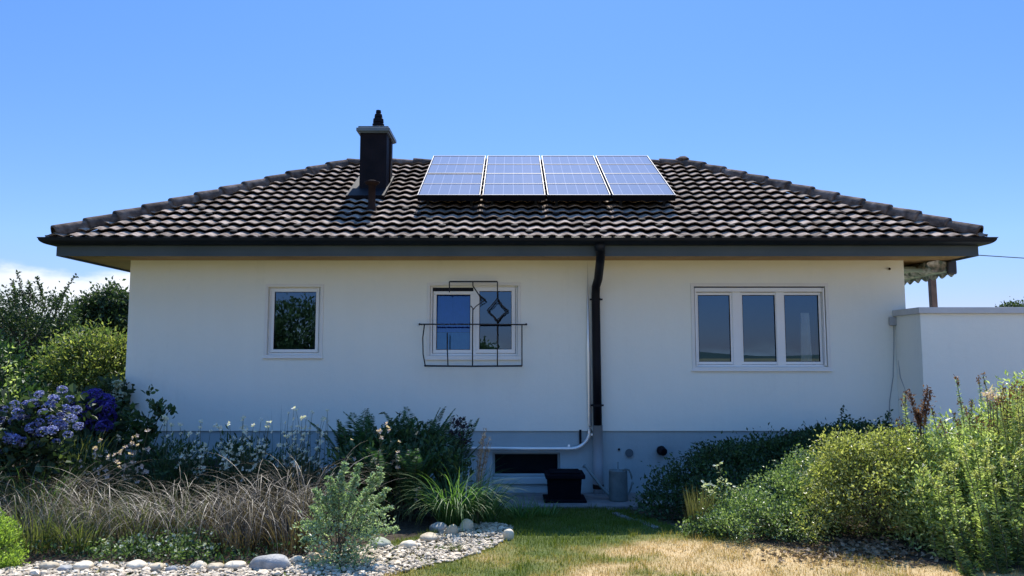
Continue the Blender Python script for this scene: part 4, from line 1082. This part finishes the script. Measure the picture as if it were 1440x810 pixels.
# green grass fountain and plume grass
clump('grass_fountain', 'bright green fountain of long arching leaves behind the upright stones', 'grass clump', 640, 8.1, 420, .92, .15, .5, 2.3, .013, 'gr_green', segs=10)
clump('grass_fountain', 'smaller green clump of arching leaves right beside the basement window', 'grass clump', 683, 8.5, 200, .70, .12, .4, 2.3, .012, 'gr_green', segs=8)
r_ = clump('plume_grass', 'tall feathery plume grass rising in front of the basement window', 'grass clump', 672, 8.3, 60, .7, .06, .25, .5, .008, 'gr_olive')
pf, pq = MB(), MB(); b = parent_world(r_)
for (tx, ty) in ((683,606),(679,612),(688,618),(675,625),(684,632),(690,628),(680,618)):
    e_ = at(tx, ty, 8.3); pth = curve(b, (b+e_)/2 + (-.04,0,.1), e_, 12); tube(pf, pth, np.linspace(.005,.002,12), 4)
    Q = pth[rng.integers(6,12,60)] + rng.normal(0,.008,(60,3)); leaves(pq, Q, rng.normal(size=(60,3))*.5 + (0,0,1), .04, .006)
pf.build('stalks', M['straw'], r_, True); pq.build('plumes', M['gr_silver'], r_)
dl = blades(MB(), np.array([at(664,744,8.0), at(655,700,8.05)]), np.array([.3,1.2]), np.array([.36,.3]), np.array([.1,.1]), np.array([-.5,.8]), .018, 8)
o = dl.build('dead_leaves', M['petal_dead'], r_)

# silvery grey-green shrub at the gravel
rt_ = shrub('silvery_shrub', 'grey-green feathery shrub with upright sprays growing at the gravel edge', 'shrub',
      [blob(480,762,6.55,46,28,.3), blob(520,742,6.6,30,20,.22), blob(448,745,6.6,28,18,.22), blob(480,790,6.45,36,20,.25), blob(490,725,6.7,24,18,.15)], 84, 24, .034, .017, 'lf_silver', sm_='stem_brown', sig=.045, nst=30, rs=.005, base=(X(482,6.6),6.6,float(gz(-1.5,6.6))))
w_ = parent_world(rt_); sp, sl = MB(), MB()
for (tx, ty) in ((484,653),(477,668),(470,685),(500,673),(533,660),(538,668),(545,690),(548,715),(520,690),(455,700),(440,715),(428,735),(556,745),(425,762),(462,672),(505,655),(445,690)):
    e_ = at(tx, ty, 6.6 + rng.uniform(-.1,.1)); b = w_ + (rng.normal(0,.05), rng.normal(0,.05), .1); pth = curve(b, (b*.4+e_*.6)*(1,1,1) + (0,0,.06), e_, 14); tube(sp, pth, np.linspace(.005,.0015,14), 4)
    for i in range(6, 14):
        for sg_ in range(5):
            d = norm(rng.normal(size=3)*(1,.6,.3) + (0,0,.25)); l_ = .06*(1.2-i/14)
            Q = pth[i] + d*l_*np.linspace(.2,1.4,5)[:,None]; leaves(sl, np.repeat(Q,2,0), rng.normal(size=(10,3))+d*.8, .026, .012)
sp.build('spray_stems', M['stem_brown'], rt_, True); sl.build('sprays', M['lf_silver'], rt_)

# lime shrub bottom-left, ground cover with white flowers, tuft in the gravel
shrub('lime_shrub', 'bright lime-green shrub at the bottom left corner', 'shrub', [blob(0,768,6.5,18,30,.2), blob(-18,758,6.5,24,34,.25), blob(12,788,6.4,14,14,.15)], 130, 26, .028, .014, 'lf_lime', sig=.03, nst=14, rs=.006, up=.8, base=(X(-5,6.5),6.5,float(gz(-4.4,6.5))))
N = 2600; x = X(255,7) + rng.normal(0, .75, N); y = rng.uniform(6.25, 7.3, N); k = inpoly(x, y, BEDL) ; x, y = x[k], y[k]; n = len(x)
gc = MB(); hh = rng.uniform(.0, .16, n) * (.5+.5*np.sin(x*3+1)**2); leaves(gc, np.stack([x, y, gz(x, y)+hh], 1), rng.normal(size=(n,3))+(0,0,.8), rng.uniform(.025,.05,n), .022); tag(gc.build('ground_cover', M['lf_deep']), kind='stuff')
def ground_flowers(label, px0, px1, n):
    Y = 6.9; x0 = X((px0+px1)/2, Y); r_ = empty('white_groundcover', (x0, Y, float(gz(x0,Y))), label, 'flower', 'white groundcover flowers')
    lf = MB()
    P = np.stack([np.array([X(q, Y) for q in rng.uniform(px0, px1, n)]), rng.uniform(6.45, 7.1, n), np.zeros(n)], 1); P[:,2] = gz(P[:,0],P[:,1]) + rng.uniform(.04,.2,n)
    scatter_parts('flower', BLOOM_S, P, r_); Q = np.repeat(P,14,0)+rng.normal(0,.04,(n*14,3)); leaves(lf, Q-(0,0,.03), rng.normal(size=(n*14,3))+(0,0,.5), .035, .018)
    lf.build('foliage', M['lf_mid'], r_)
ground_flowers('low white-flowered groundcover left of the big grey boulder', 230, 325, 60)
ground_flowers('low pale-flowered groundcover above the rounded pale stone', 165, 228, 34)
clump('gravel_tuft', 'small dry tuft of grass growing in the gravel', 'grass tuft', 644, 6.95, 110, .12, .05, .5, .6, .005, 'gr_olive')
clump('gravel_tuft', 'tiny green weed in the gravel left of the dry tuft', 'weed', 622, 7.0, 60, .06, .05, .9, .6, .008, 'gr_green')

# ------------------------------------------------------------------ right side planting
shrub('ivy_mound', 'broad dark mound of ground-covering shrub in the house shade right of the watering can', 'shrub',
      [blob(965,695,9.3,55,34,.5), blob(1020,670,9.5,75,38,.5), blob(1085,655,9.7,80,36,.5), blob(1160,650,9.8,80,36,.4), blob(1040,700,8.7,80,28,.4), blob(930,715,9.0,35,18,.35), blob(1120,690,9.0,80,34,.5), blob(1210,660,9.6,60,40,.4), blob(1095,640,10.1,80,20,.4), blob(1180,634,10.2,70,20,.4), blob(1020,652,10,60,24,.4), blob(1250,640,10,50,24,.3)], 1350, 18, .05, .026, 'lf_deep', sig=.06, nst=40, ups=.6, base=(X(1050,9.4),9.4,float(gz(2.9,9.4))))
clump('dry_grass', 'few dry stalks poking up from the dark mound', 'grass', 962, 9.6, 6, .62, .06, .05, .1, .008, 'lf_dark')
shrub('cotoneaster', 'low spreading glossy shrub with tiny leaves in front of the dark mound', 'shrub',
      [blob(1060,725,7.6,52,30,.4), blob(1105,700,7.8,46,34,.4), blob(1140,670,8.0,36,34,.35), blob(1030,742,7.4,34,20,.3), blob(1110,738,7.4,50,28,.35), blob(1150,715,7.6,40,42,.35)], 640, 30, .028, .017, 'lf_coton', sm_='stem_brown', sig=.045, nst=40, rs=.006, ups=.5, base=(X(1095,7.6),7.6,float(gz(2.7,7.6))))
shrub('yellow_shrub', 'rounded yellow-green shrub between the glossy low shrub and the tall flower stems', 'shrub',
      [blob(1190,650,7.4,42,34,.3), blob(1245,650,7.4,46,36,.35), blob(1165,680,7.2,28,34,.25), blob(1220,700,7.2,70,50,.4), blob(1290,680,7.4,50,56,.35), blob(1145,730,7.0,24,24,.2), blob(1185,635,7.4,26,20,.2), blob(1255,628,7.4,36,16,.25)], 680, 30, .034, .018, 'lf_gold', sm_='stem_brown', sig=.058, nst=60, rs=.007, second=('lf_yellow', .5), base=(X(1220,7.25),7.25,float(gz(3.4,7.25))))
# tall leafy flower stems
def spire_clump(label, tops, Y, m, mh, group, bushy=1.0, head=.10, base_py=None):
    cx_ = np.mean([t_[0] for t_ in tops]); x0 = X(cx_, Y); b = np.array([x0, Y, float(gz(x0, Y))]); r_ = empty('flower_spire', b, label, 'flower', group)
    st, lf, hd = MB(), MB(), MB()
    for (tx, ty) in tops:
        e_ = at(tx, ty, Y + rng.uniform(-.35, .35)); b_ = np.array([e_[0]*.82 + b[0]*.18 + rng.normal(0,.05), e_[1] + rng.normal(0,.08), 0]); b_[2] = gz(b_[0], b_[1])
        pth = curve(b_, (b_+e_)/2 + rng.normal(0,.07,3), e_, 20); tube(st, pth, np.linspace(.006,.003,20), 5)
        ln = np.linalg.norm(e_-b_); n = int(210*bushy*ln)
        t_ = rng.random(n)*.98; i = np.minimum((t_*19).astype(int), 18); P = pth[i] + (pth[i+1]-pth[i])*((t_*19-i)[:,None])
        a = rng.uniform(0,6.28,n); L = .07*(1.15-.75*t_)*rng.uniform(.7,1.2,n)
        leaves(lf, P, np.stack([np.cos(a),np.sin(a),rng.uniform(.2,1.1,n)],1), L, L*.27, droop=.15)
        nh = 16 if mh == 'lf_rust' else 40; t2 = 1-head*rng.random(nh)/max(ln,.3)*1.0; i = np.minimum((t2*19).astype(int),18); P = pth[i]+(pth[i+1]-pth[i])*((t2*19-i)[:,None]) + rng.normal(0,.012,(nh,3))
        leaves(hd := MB(), P, rng.normal(size=(nh,3))+(0,0,.7), .03, .016); hd.build('seed_head', M[mh], r_)
    lf.build('foliage', M[m], r_); st.build('stems', M['stem'], r_, True)
SG = 'tall flower spires before the terrace wall'
spire_clump('single tall leafy spire left of the rust-brown spikes', [(1268,560),(1273,548),(1262,590),(1276,600),(1258,622)], 7.5, 'lf_phlox', 'lf_rust', SG)
spire_clump('leafy spires below the rust-brown spikes', [(1300,588),(1310,572),(1318,600),(1292,612),(1328,608),(1306,620),(1322,590),(1335,622)], 7.4, 'lf_phlox', 'lf_rust', SG)
spire_clump('tallest pair of grey-leaved spires against the terrace wall', [(1344,530),(1350,560),(1376,530),(1382,526),(1388,545),(1366,562),(1340,580),(1358,592)], 7.5, 'lf_silver', 'lf_rust', SG)
spire_clump('dense green spires under the withered pink flower cluster', [(x_, 560 + abs(x_-1400)*.25 + rng.uniform(0,45)) for x_ in np.linspace(1345,1425,24)], 7.2, 'lf_phlox', 'lf_rust', SG, 1.2)
spire_clump('yellowish flower spires at the right edge', [(x_, 530 + rng.uniform(0,50)) for x_ in np.linspace(1400,1475,24)], 7.1, 'lf_phlox_y', 'lf_rust', SG, 1.2)
spire_clump('lower green spires in front at the right edge', [(x_, 615 + rng.uniform(0,70)) for x_ in np.linspace(1330,1470,34)], 6.75, 'lf_phlox', 'lf_phlox_y', SG, 1.4, .05)
spire_clump('leafy spires at the right foot of the rounded yellow-green shrub', [(x_, 655 + rng.uniform(0,60)) for x_ in np.linspace(1290,1360,16)], 6.8, 'lf_phlox', 'lf_phlox_y', SG, 1.4, .05)
spire_clump('lowest shaded spires along the lawn edge at the bottom right', [(x_, 705 + rng.uniform(0,50)) for x_ in np.linspace(1310,1470,26)], 6.45, 'lf_mid', 'lf_phlox', SG, 1.5, .05)
shrub('spire_undergrowth', 'dense leafy undergrowth between the tall spires at the bottom right', 'shrub', [blob(1400,690,7.0,70,80,.3), blob(1310,735,6.9,50,40,.3), blob(1440,660,7.1,50,90,.3), blob(1370,655,7.2,30,50,.25), blob(1425,620,7.4,45,46,.25), blob(1375,632,7.4,34,36,.2), blob(1450,590,7.5,40,40,.25), blob(1320,665,7.2,34,44,.25), blob(1300,640,7.5,26,26,.2), blob(1335,620,7.6,26,26,.2), blob(1440,560,7.6,30,30,.2), blob(1400,595,7.6,34,30,.2), blob(1290,700,7.0,30,40,.25)], 820, 26, .05, .017, 'lf_phlox', sig=.06, nst=20, base=(X(1380,6.9),6.9,float(gz(4.3,6.9))))
# rust spikes and withered cluster
b0 = at(1300, 640, 7.45); b0[2] = gz(b0[0], b0[1]); rt_ = empty('rust_spike', b0, 'rust-brown upright seed spikes beside the single tall leafy spire', 'seed spike')
st, hd = MB(), MB()
for (x0_,y0_,tx,ty) in ((1293,605,1279,553),(1294,600,1304,548),(1295,602,1290,580),(1298,605,1308,553)):
    e_, b_ = at(tx,ty,7.45), at(x0_,y0_,7.45); pth = curve(b_, (b_+e_)/2, e_, 10); tube(st, np.vstack([b0, pth]), .005, 5); n = 130
    i = rng.integers(2,10,n); leaves(hd := MB(), pth[i]+rng.normal(0,.013,(n,3)), rng.normal(size=(n,3))+(0,0,.8), .035, .016); hd.build('seed_head', M['lf_rust'], rt_)
st.build('stems', M['stem_brown'], rt_, True)
b0 = at(1396, 640, 7.1); b0[2] = gz(b0[0], b0[1]); rt_ = empty('withered_flower', b0, 'withered pinkish flower cluster on top of the dense green spires', 'flower'); st, hd = MB(), MB()
for (tx,ty) in ((1388,556),(1396,552),(1403,558),(1392,562)):
    e_ = at(tx,ty,7.1); tube(st, curve(b0,(b0+e_)/2,e_,6), .004, 5); n = 22; leaves(hd := MB(), e_+rng.normal(0,.022,(n,3)), rng.normal(size=(n,3))+(0,0,.3), .045, .016); hd.build('flower_head', M['fl_pink'], rt_)
st.build('stems', M['stem_brown'], rt_, True)
b0 = at(1340, 640, 7.6); b0[2] = gz(b0[0], b0[1]); rt_ = empty('dry_leaf_plant', b0, 'plant with two long pale dry leaves reaching left of the tallest spires', 'plant')
blades(MB_ := MB(), np.array([at(1328,592,7.6), at(1334,606,7.6)]), np.array([0.1,.2]), np.array([.16,.16]), np.array([1.1,1.1]), np.array([.7,.7]), .03, 6); MB_.build('dry_leaves', M['petal_dead'], rt_)
tube(MB_ := MB(), [b0, at(1334,606,7.6), at(1328,592,7.6)], .006, 5); MB_.build('stem', M['stem'], rt_, True)
# dark twiggy plants against the wall
def twig(label, px, py0, py1, Y):
    b0 = at(px, py0, Y); b0[2] = gz(b0[0], Y); r_ = empty('wall_twig', b0, label, 'plant', 'dark twigs against the wall at the right'); st, lf = MB(), MB()
    for q in range(3):
        e_ = at(px + rng.uniform(-6,6), py1 + q*14, Y); pth = curve(b0, (b0+e_)/2 + rng.normal(0,.03,3), e_, 10); tube(st, pth, np.linspace(.006,.002,10), 4)
        n = 36; leaves(lf, pth[rng.integers(4,10,n)]+rng.normal(0,.014,(n,3)), rng.normal(size=(n,3)), .05, .024)
    lf.build('foliage', M['lf_deep'], r_); st.build('stems', M['stem'], r_, True)
twig('dark leafy twig in front of the wall below the right end of the three-part window', 1187, 640, 572, 9.9)
twig('dark leafy twig in front of the wall below the junction box', 1246, 640, 580, 9.9)
twig('short dark twig between the two taller twigs at the wall', 1218, 640, 598, 9.9)
twig('short dark twig left of the taller twigs at the wall', 1204, 640, 602, 9.9)
# rosemary tuft and white-flowered plant
r_ = clump('upright_tuft', 'stiff upright olive tuft at the lawn edge left of the white-leaved plant', 'plant', 980, 7.75, 300, .44, .13, .22, .15, .010, 'lf_rosem', segs=3)
shrub('small_leafy_plant', 'small grey leafy plant at the foot of the stiff upright tuft', 'plant', [blob(1000,738,7.6,30,16,.2), blob(1010,715,7.8,22,20,.2), blob(965,745,7.6,12,10,.12)], 110, 18, .03, .018, 'lf_coton', sm_='stem', sig=.035, nst=14, rs=.004, base=(X(1000,7.65),7.65,float(gz(2.0,7.65))))
b0 = at(1018, 735, 7.9); b0[2] = gz(b0[0], 7.9); rt_ = empty('variegated_plant', b0, 'plant with white-edged leaves standing out against the dark mound', 'plant'); st, lf, l2 = MB(), MB(), MB()
for (tx,ty) in ((1012,675),(1020,680),(1028,685),(1036,690),(1040,700),(1005,685),(1000,695),(1022,700),(1032,708),(1012,655),(990,684),(1015,712)):
    e_ = at(tx,ty,7.9); tube(st, curve(b0,(b0+e_)/2,e_,6), .003, 4); leaves(lf, e_+rng.normal(0,.018,(7,3)), rng.normal(size=(7,3))*(1,1,.3)+(0,0,.2), .055, .026, six=True)
    leaves(l2, e_-(0,0,.05)+rng.normal(0,.04,(10,3)), rng.normal(size=(10,3)), .05, .022)
lf.build('white_leaves', M['fl_cream'], rt_); l2.build('foliage', M['lf_mid'], rt_); st.build('stems', M['stem'], rt_, True)
# leaf litter
N = 900; x = rng.normal(X(1175,6.9), .32, N); y = rng.normal(6.75, .16, N); lt = MB()
leaves(lt, np.stack([x, y, gz(x,y)+rng.uniform(.004,.03,N)],1), rng.normal(size=(N,3))*(1,1,.15), rng.uniform(.03,.07,N), .035); tag(lt.build('leaf_litter', M['lf_litter']), kind='stuff')

# ------------------------------------------------------------------ objects by the basement window
zsl = float(gz(.6, 10.2))
sl_ = MB(); box(sl_, X(690,10.4), X(905,10.4), 10.0, Yw-.0, zsl-.1, zsl+.03); tag(sl_.build('paving_slab', M['concrete'], None, bevel=.012), 'concrete paving strip along the foot of the plinth under the basement window', 'paving')
zt2 = zsl + .03
bxx0, bxx1 = X(769,10.35), X(816,10.35)
tb = empty('storage_box', ((bxx0+bxx1)/2, 10.45, zt2), 'black lidded storage box standing on the paving by the basement window', 'box')
bm_ = MB(); zt3 = Z(673,10.3)
bm_.add([(bxx0+.02,10.28,zt2),(bxx1-.02,10.28,zt2),(bxx1-.02,10.62,zt2),(bxx0+.02,10.62,zt2),(bxx0,10.25,zt3),(bxx1,10.25,zt3),(bxx1,10.65,zt3),(bxx0,10.65,zt3)], [(0,1,2,3),(0,1,5,4),(1,2,6,5),(2,3,7,6),(3,0,4,7),(4,5,6,7)])
bm_.build('body', M['bin'], tb, bevel=.01)
lm = MB(); box(lm, bxx0-.03, bxx1+.045, 10.22, 10.68, zt3+.001, zt3+.06); box(lm, bxx0+.03, bxx1-.01, 10.27, 10.63, zt3+.06, zt3+.085); lm.build('lid', M['bin'], tb, bevel=.015)
box(fm := MB(), bxx0-.05, bxx1+.06, 10.2, 10.7, zt2+.0, zt2+.03); fm.build('base_tray', M['bin'], tb, bevel=.008)
wc0 = np.array([X(867,10.4), 10.4, zt2]); wc = empty('watering_can', wc0, 'galvanised watering can with long spout standing by the downpipe', 'watering can')
hgt = Z(661,10.4) - zt2
bd = MB(); lathe(bd, [(.0,0.0),(.125,0),(.13,.01),(.128,hgt*.45),(.125,hgt-.01),(.128,hgt),(.118,hgt),(.115,hgt*.5),(.0,hgt*.48)], wc0, 24); bd.build('body', M['zinc'], wc, True)
so_ = MB(); tube(so_, [wc0+(-.11,0,.07), wc0+(-.22,0,.17), at(824,657,10.4)], [.03,.022,.016], 10); rs_ = at(824,657,10.4); tube(so_, [rs_, rs_+(-.03,0,.025)], [.018,.035], 12); so_.build('spout', M['zinc'], wc, True)
hn = MB(); tube(hn, np.vstack([curve(wc0+(.12,0,.06), wc0+(.24,0,hgt*.6), wc0+(.15,0,hgt*1.0), 8), curve(wc0+(.15,0,hgt), wc0+(.1,0,hgt*1.05), wc0+(.06,0,hgt), 5)[1:]]), .012, 8); hn.build('handle', M['zinc'], wc, True)
tube(MB_ := MB(), [wc0+(-.0,0,hgt*.95), wc0+(.0,0,hgt+.11)], .012, 8); MB_.build('top_grip', M['zinc'], wc, True)
# kerb stones in the shade
for (a, b, yy_, lb) in (((850,712),(862,718),0,'pale kerb stone lying in the shaded lawn nearest the paving'), ((864,722),(888,732),0,'pale kerb stone in the shaded lawn between the other two'), ((895,732),(925,744),0,'pale kerb stone in the shaded lawn nearest the olive tuft')):
    p0, p1 = gpt(*a), gpt(*b); t_ = norm(p1-p0); s2 = norm(np.cross(t_, (0,0,1.0)))*.045; mb = MB(); u_ = np.array([0,0,.018]); dn_ = np.array([0,0,-.05])
    mb.add([p0-s2+dn_, p1-s2+dn_, p1+s2+dn_, p0+s2+dn_, p0-s2+u_, p1-s2+u_, p1+s2+u_, p0+s2+u_], [(0,1,2,3),(4,5,6,7),(0,1,5,4),(1,2,6,5),(2,3,7,6),(3,0,4,7)])
    tag(mb.build('kerb_stone', M['concrete'], None, bevel=.012), lb, 'kerb stone', 'kerb stones in the shaded lawn')
# loose stones at the foot of the mound
def loose(px, py, r, lb):
    c = at(px, py, 10.2); mb = MB(); ph = rng.uniform(0,6,3); v = SV*(1+.12*np.sin(SV[:,0]*3+ph[0])+.1*np.sin(SV[:,2]*4+ph[1]))[:,None]*np.array([r,r*.8,r*.7]); mb.add(v, SF)
    o = mb.build('rubble_stone', M['stone_grey'], None, True); zg_ = float(gz(c[0], 10.2)); o.location = (c[0], 10.2, max(zg_ + r*.4, min(c[2], zg_ + r*.6))); tag(o, lb, 'stone', 'rough stones where the dark mound meets the plinth')
loose(912, 677, .10, 'rough grey stone at the left foot of the dark mound'); loose(926, 668, .09, 'rough grey stone second from the watering can at the mound edge'); loose(942, 662, .08, 'rough grey stone highest on the mound edge beside the plinth')

# grass tufts in the shade near the steps
clump('shade_tuft', 'dark leaning grass tuft in the shade right of the green clump', 'grass tuft', 735, 9.0, 90, .36, .12, .7, 1.0, .012, 'gr_green')
clump('shade_tuft', 'dark grass tuft in the shade in front of the black box', 'grass tuft', 765, 9.3, 70, .28, .12, .7, 1.0, .012, 'gr_green')

# ------------------------------------------------------------------ far things
def far_tree(label, px, py, Y, rpx, rpy):
    shrub('distant_tree', label, 'tree', [blob(px,py,Y,rpx,rpy,rpx*Y/F*.7), blob(px+rpx*.8,py+rpy*.3,Y,rpx*.8,rpy*.8,rpx*Y/F*.6), blob(px-rpx*.7,py+rpy*.4,Y,rpx*.6,rpy*.6,rpx*Y/F*.5)], 260, 20, .2, .12, 'lf_dark', trunk=.2, sig=.25, nst=20, base=(X(px,Y),Y,float(gz(0,Y))), group='distant trees at the horizon')
far_tree('distant tree just clearing the terrace wall at the right edge', 1428, 441, 60, 20, 9)
far_tree('distant tree low on the horizon outside the right edge', 1490, 441, 60, 28, 12)
for i, (px, Y) in enumerate(((-90,26),(10,30),(90,32))):
    far_tree(['distant tree behind the left edge of the garden', 'distant tree between the spiky tree and the cloud', 'distant tree in the gap left of the rounded tree'][i], px, 478, Y, 48, 32)
# the garden behind the photographer, mirrored in the panes
def back_tree(label, x, y, h, r, nm='garden_tree'):
    c = np.array([x, y, h*.58]); shrub(nm, label, 'tree', [(x,y,h*.62,r,r*.8,h*.36), (x-r*.6,y,h*.45,r*.6,r*.5,h*.3), (x+r*.7,y,h*.42,r*.6,r*.5,h*.28), (x,y,h*.3,r*.9,r*.7,h*.25)], 620, 16, .17, .10, 'lf_mid', trunk=.13, sig=.16, nst=30, base=(x,y,0), group='garden trees mirrored in the windows')
back_tree('leafy tree mirrored in the small left window', X(418,11)/11*31.5, -9.5, 4.2, 1.75)
back_tree('low leafy tree mirrored in the right part of the middle window', X(683,11)/11*32-.3, -10, 2.2, .9)
hl = MB(); a = np.linspace(math.pi*1.02, math.pi*1.98, 90); rr_ = 1500; top = 8 + 12*np.abs(np.sin(a*5)) + 5*np.sin(a*17)
v0 = np.stack([rr_*np.cos(a), rr_*np.sin(a), np.full(90,-6)],1); v1 = np.stack([(rr_+150)*np.cos(a),(rr_+150)*np.sin(a), top],1); v2 = np.stack([(rr_+600)*np.cos(a),(rr_+600)*np.sin(a), np.full(90,-6)],1)
i = np.arange(89); hl.add(np.concatenate([v0,v1,v2]), np.concatenate([np.stack([i,i+1,90+i+1,90+i],1), np.stack([90+i,90+i+1,180+i+1,180+i],1)])); tag(hl.build('hills', mat('far_hills', [(.05,.075,.05),(.08,.10,.06)], .01), None, True), kind='structure')

# ------------------------------------------------------------------ camera, sun, sky
cam = bpy.data.cameras.new('camera'); co_ = bpy.data.objects.new('camera', cam); COL.objects.link(co_)
co_.location = (0, 0, EYE); co_.rotation_euler = (math.pi/2 + PITCH, 0, 0)
cam.sensor_fit = 'HORIZONTAL'; cam.sensor_width = 36; cam.lens = F / 1440 * 36; cam.clip_end = 8000; cam.clip_start = .05
scene.camera = co_
EL, AZ = R(54), R(4)          # sun behind the roof, slightly to the right
sun = bpy.data.lights.new('sun', 'SUN'); sun.energy = 4.4; sun.angle = R(.53); sun.color = (1, .955, .87)
so = bpy.data.objects.new('sun', sun); COL.objects.link(so)
so.rotation_euler = (-(math.pi/2 - EL), 0, -AZ)
wd = bpy.data.worlds.new('World'); scene.world = wd; wd.use_nodes = True; nt = wd.node_tree; nt.nodes.clear()
out = nt.nodes.new('ShaderNodeOutputWorld'); bg = nt.nodes.new('ShaderNodeBackground'); bg.inputs['Strength'].default_value = .088
sky = nt.nodes.new('ShaderNodeTexSky'); sky.sky_type = 'NISHITA'; sky.sun_disc = False; sky.sun_elevation = EL; sky.sun_rotation = AZ; sky.altitude = 400; sky.air_density = 1.0; sky.dust_density = .15; sky.ozone_density = 2.5
hs = nt.nodes.new('ShaderNodeHueSaturation'); hs.inputs['Saturation'].default_value = 1.12
tint = nt.nodes.new('ShaderNodeVectorMath'); tint.operation = 'MULTIPLY'; tint.inputs[1].default_value = (.78, .885, 1.03)
nt.links.new(sky.outputs[0], tint.inputs[0]); nt.links.new(tint.outputs[0], hs.inputs['Color'])
tc = nt.nodes.new('ShaderNodeTexCoord'); sx = nt.nodes.new('ShaderNodeSeparateXYZ'); nt.links.new(tc.outputs['Generated'], sx.inputs[0])
# horizon dimmed; upper sky above the frame brightened as added fill for the shaded wall
gr_ = ramp(nt, [(.57,.45,.60),(.86,.77,.86),(.98,.95,.98),(3.3,3.25,3.0)], [0,.14,.47,.76]); nt.links.new(sx.outputs['Z'], gr_.inputs['Fac'])
hm = nt.nodes.new('ShaderNodeVectorMath'); hm.operation = 'MULTIPLY'; nt.links.new(hs.outputs[0], hm.inputs[0]); nt.links.new(gr_.outputs['Color'], hm.inputs[1])
mp = nt.nodes.new('ShaderNodeMapping'); mp.inputs['Scale'].default_value = (5, 5, 13); mp.inputs['Location'].default_value = (1.3, .4, .2); nt.links.new(tc.outputs['Generated'], mp.inputs[0])
nz = nt.nodes.new('ShaderNodeTexNoise'); nz.inputs['Scale'].default_value = 1.0; nz.inputs['Detail'].default_value = 7; nz.inputs['Roughness'].default_value = .55; nt.links.new(mp.outputs[0], nz.inputs['Vector'])
def mth(op, a, b=None):
    n = nt.nodes.new('ShaderNodeMath'); n.operation = op
    for i, q in enumerate((a, b)):
        if q is None: continue
        if isinstance(q, (int, float)): n.inputs[i].default_value = q
        else: nt.links.new(q, n.inputs[i])
    return n.outputs[0]
lim = mth('ADD', mth('MULTIPLY', mth('MINIMUM', mth('ADD', sx.outputs['X'], .25), 0.25), -.16), .062)   # cloud tops: higher to the left
dz = mth('MULTIPLY', mth('SUBTRACT', lim, sx.outputs['Z']), 26)
v_ = mth('ADD', dz, mth('MULTIPLY', mth('SUBTRACT', nz.outputs['Fac'], .5), 4.0))
mr = nt.nodes.new('ShaderNodeMapRange'); mr.interpolation_type = 'SMOOTHSTEP'; mr.inputs['From Min'].default_value = -.1; mr.inputs['From Max'].default_value = .55; nt.links.new(v_, mr.inputs['Value'])
mx = nt.nodes.new('ShaderNodeMix'); mx.data_type = 'RGBA'; nt.links.new(mr.outputs[0], mx.inputs['Factor']); nt.links.new(hm.outputs[0], mx.inputs['A'])
cr = ramp(nt, [(4.2,4.9,5.9),(6.2,6.4,6.8)], [.35,.6]); nt.links.new(nz.outputs['Fac'], cr.inputs['Fac']); nt.links.new(cr.outputs['Color'], mx.inputs['B'])
nt.links.new(mx.outputs['Result'], bg.inputs['Color']); nt.links.new(bg.outputs[0], out.inputs['Surface'])
scene.view_settings.view_transform = 'Standard'; scene.view_settings.look = 'None'; scene.view_settings.gamma = 1; scene.view_settings.use_curve_mapping = False
scene.view_settings.exposure = 1.02
scene.cycles.max_bounces = 10; scene.cycles.transparent_max_bounces = 16
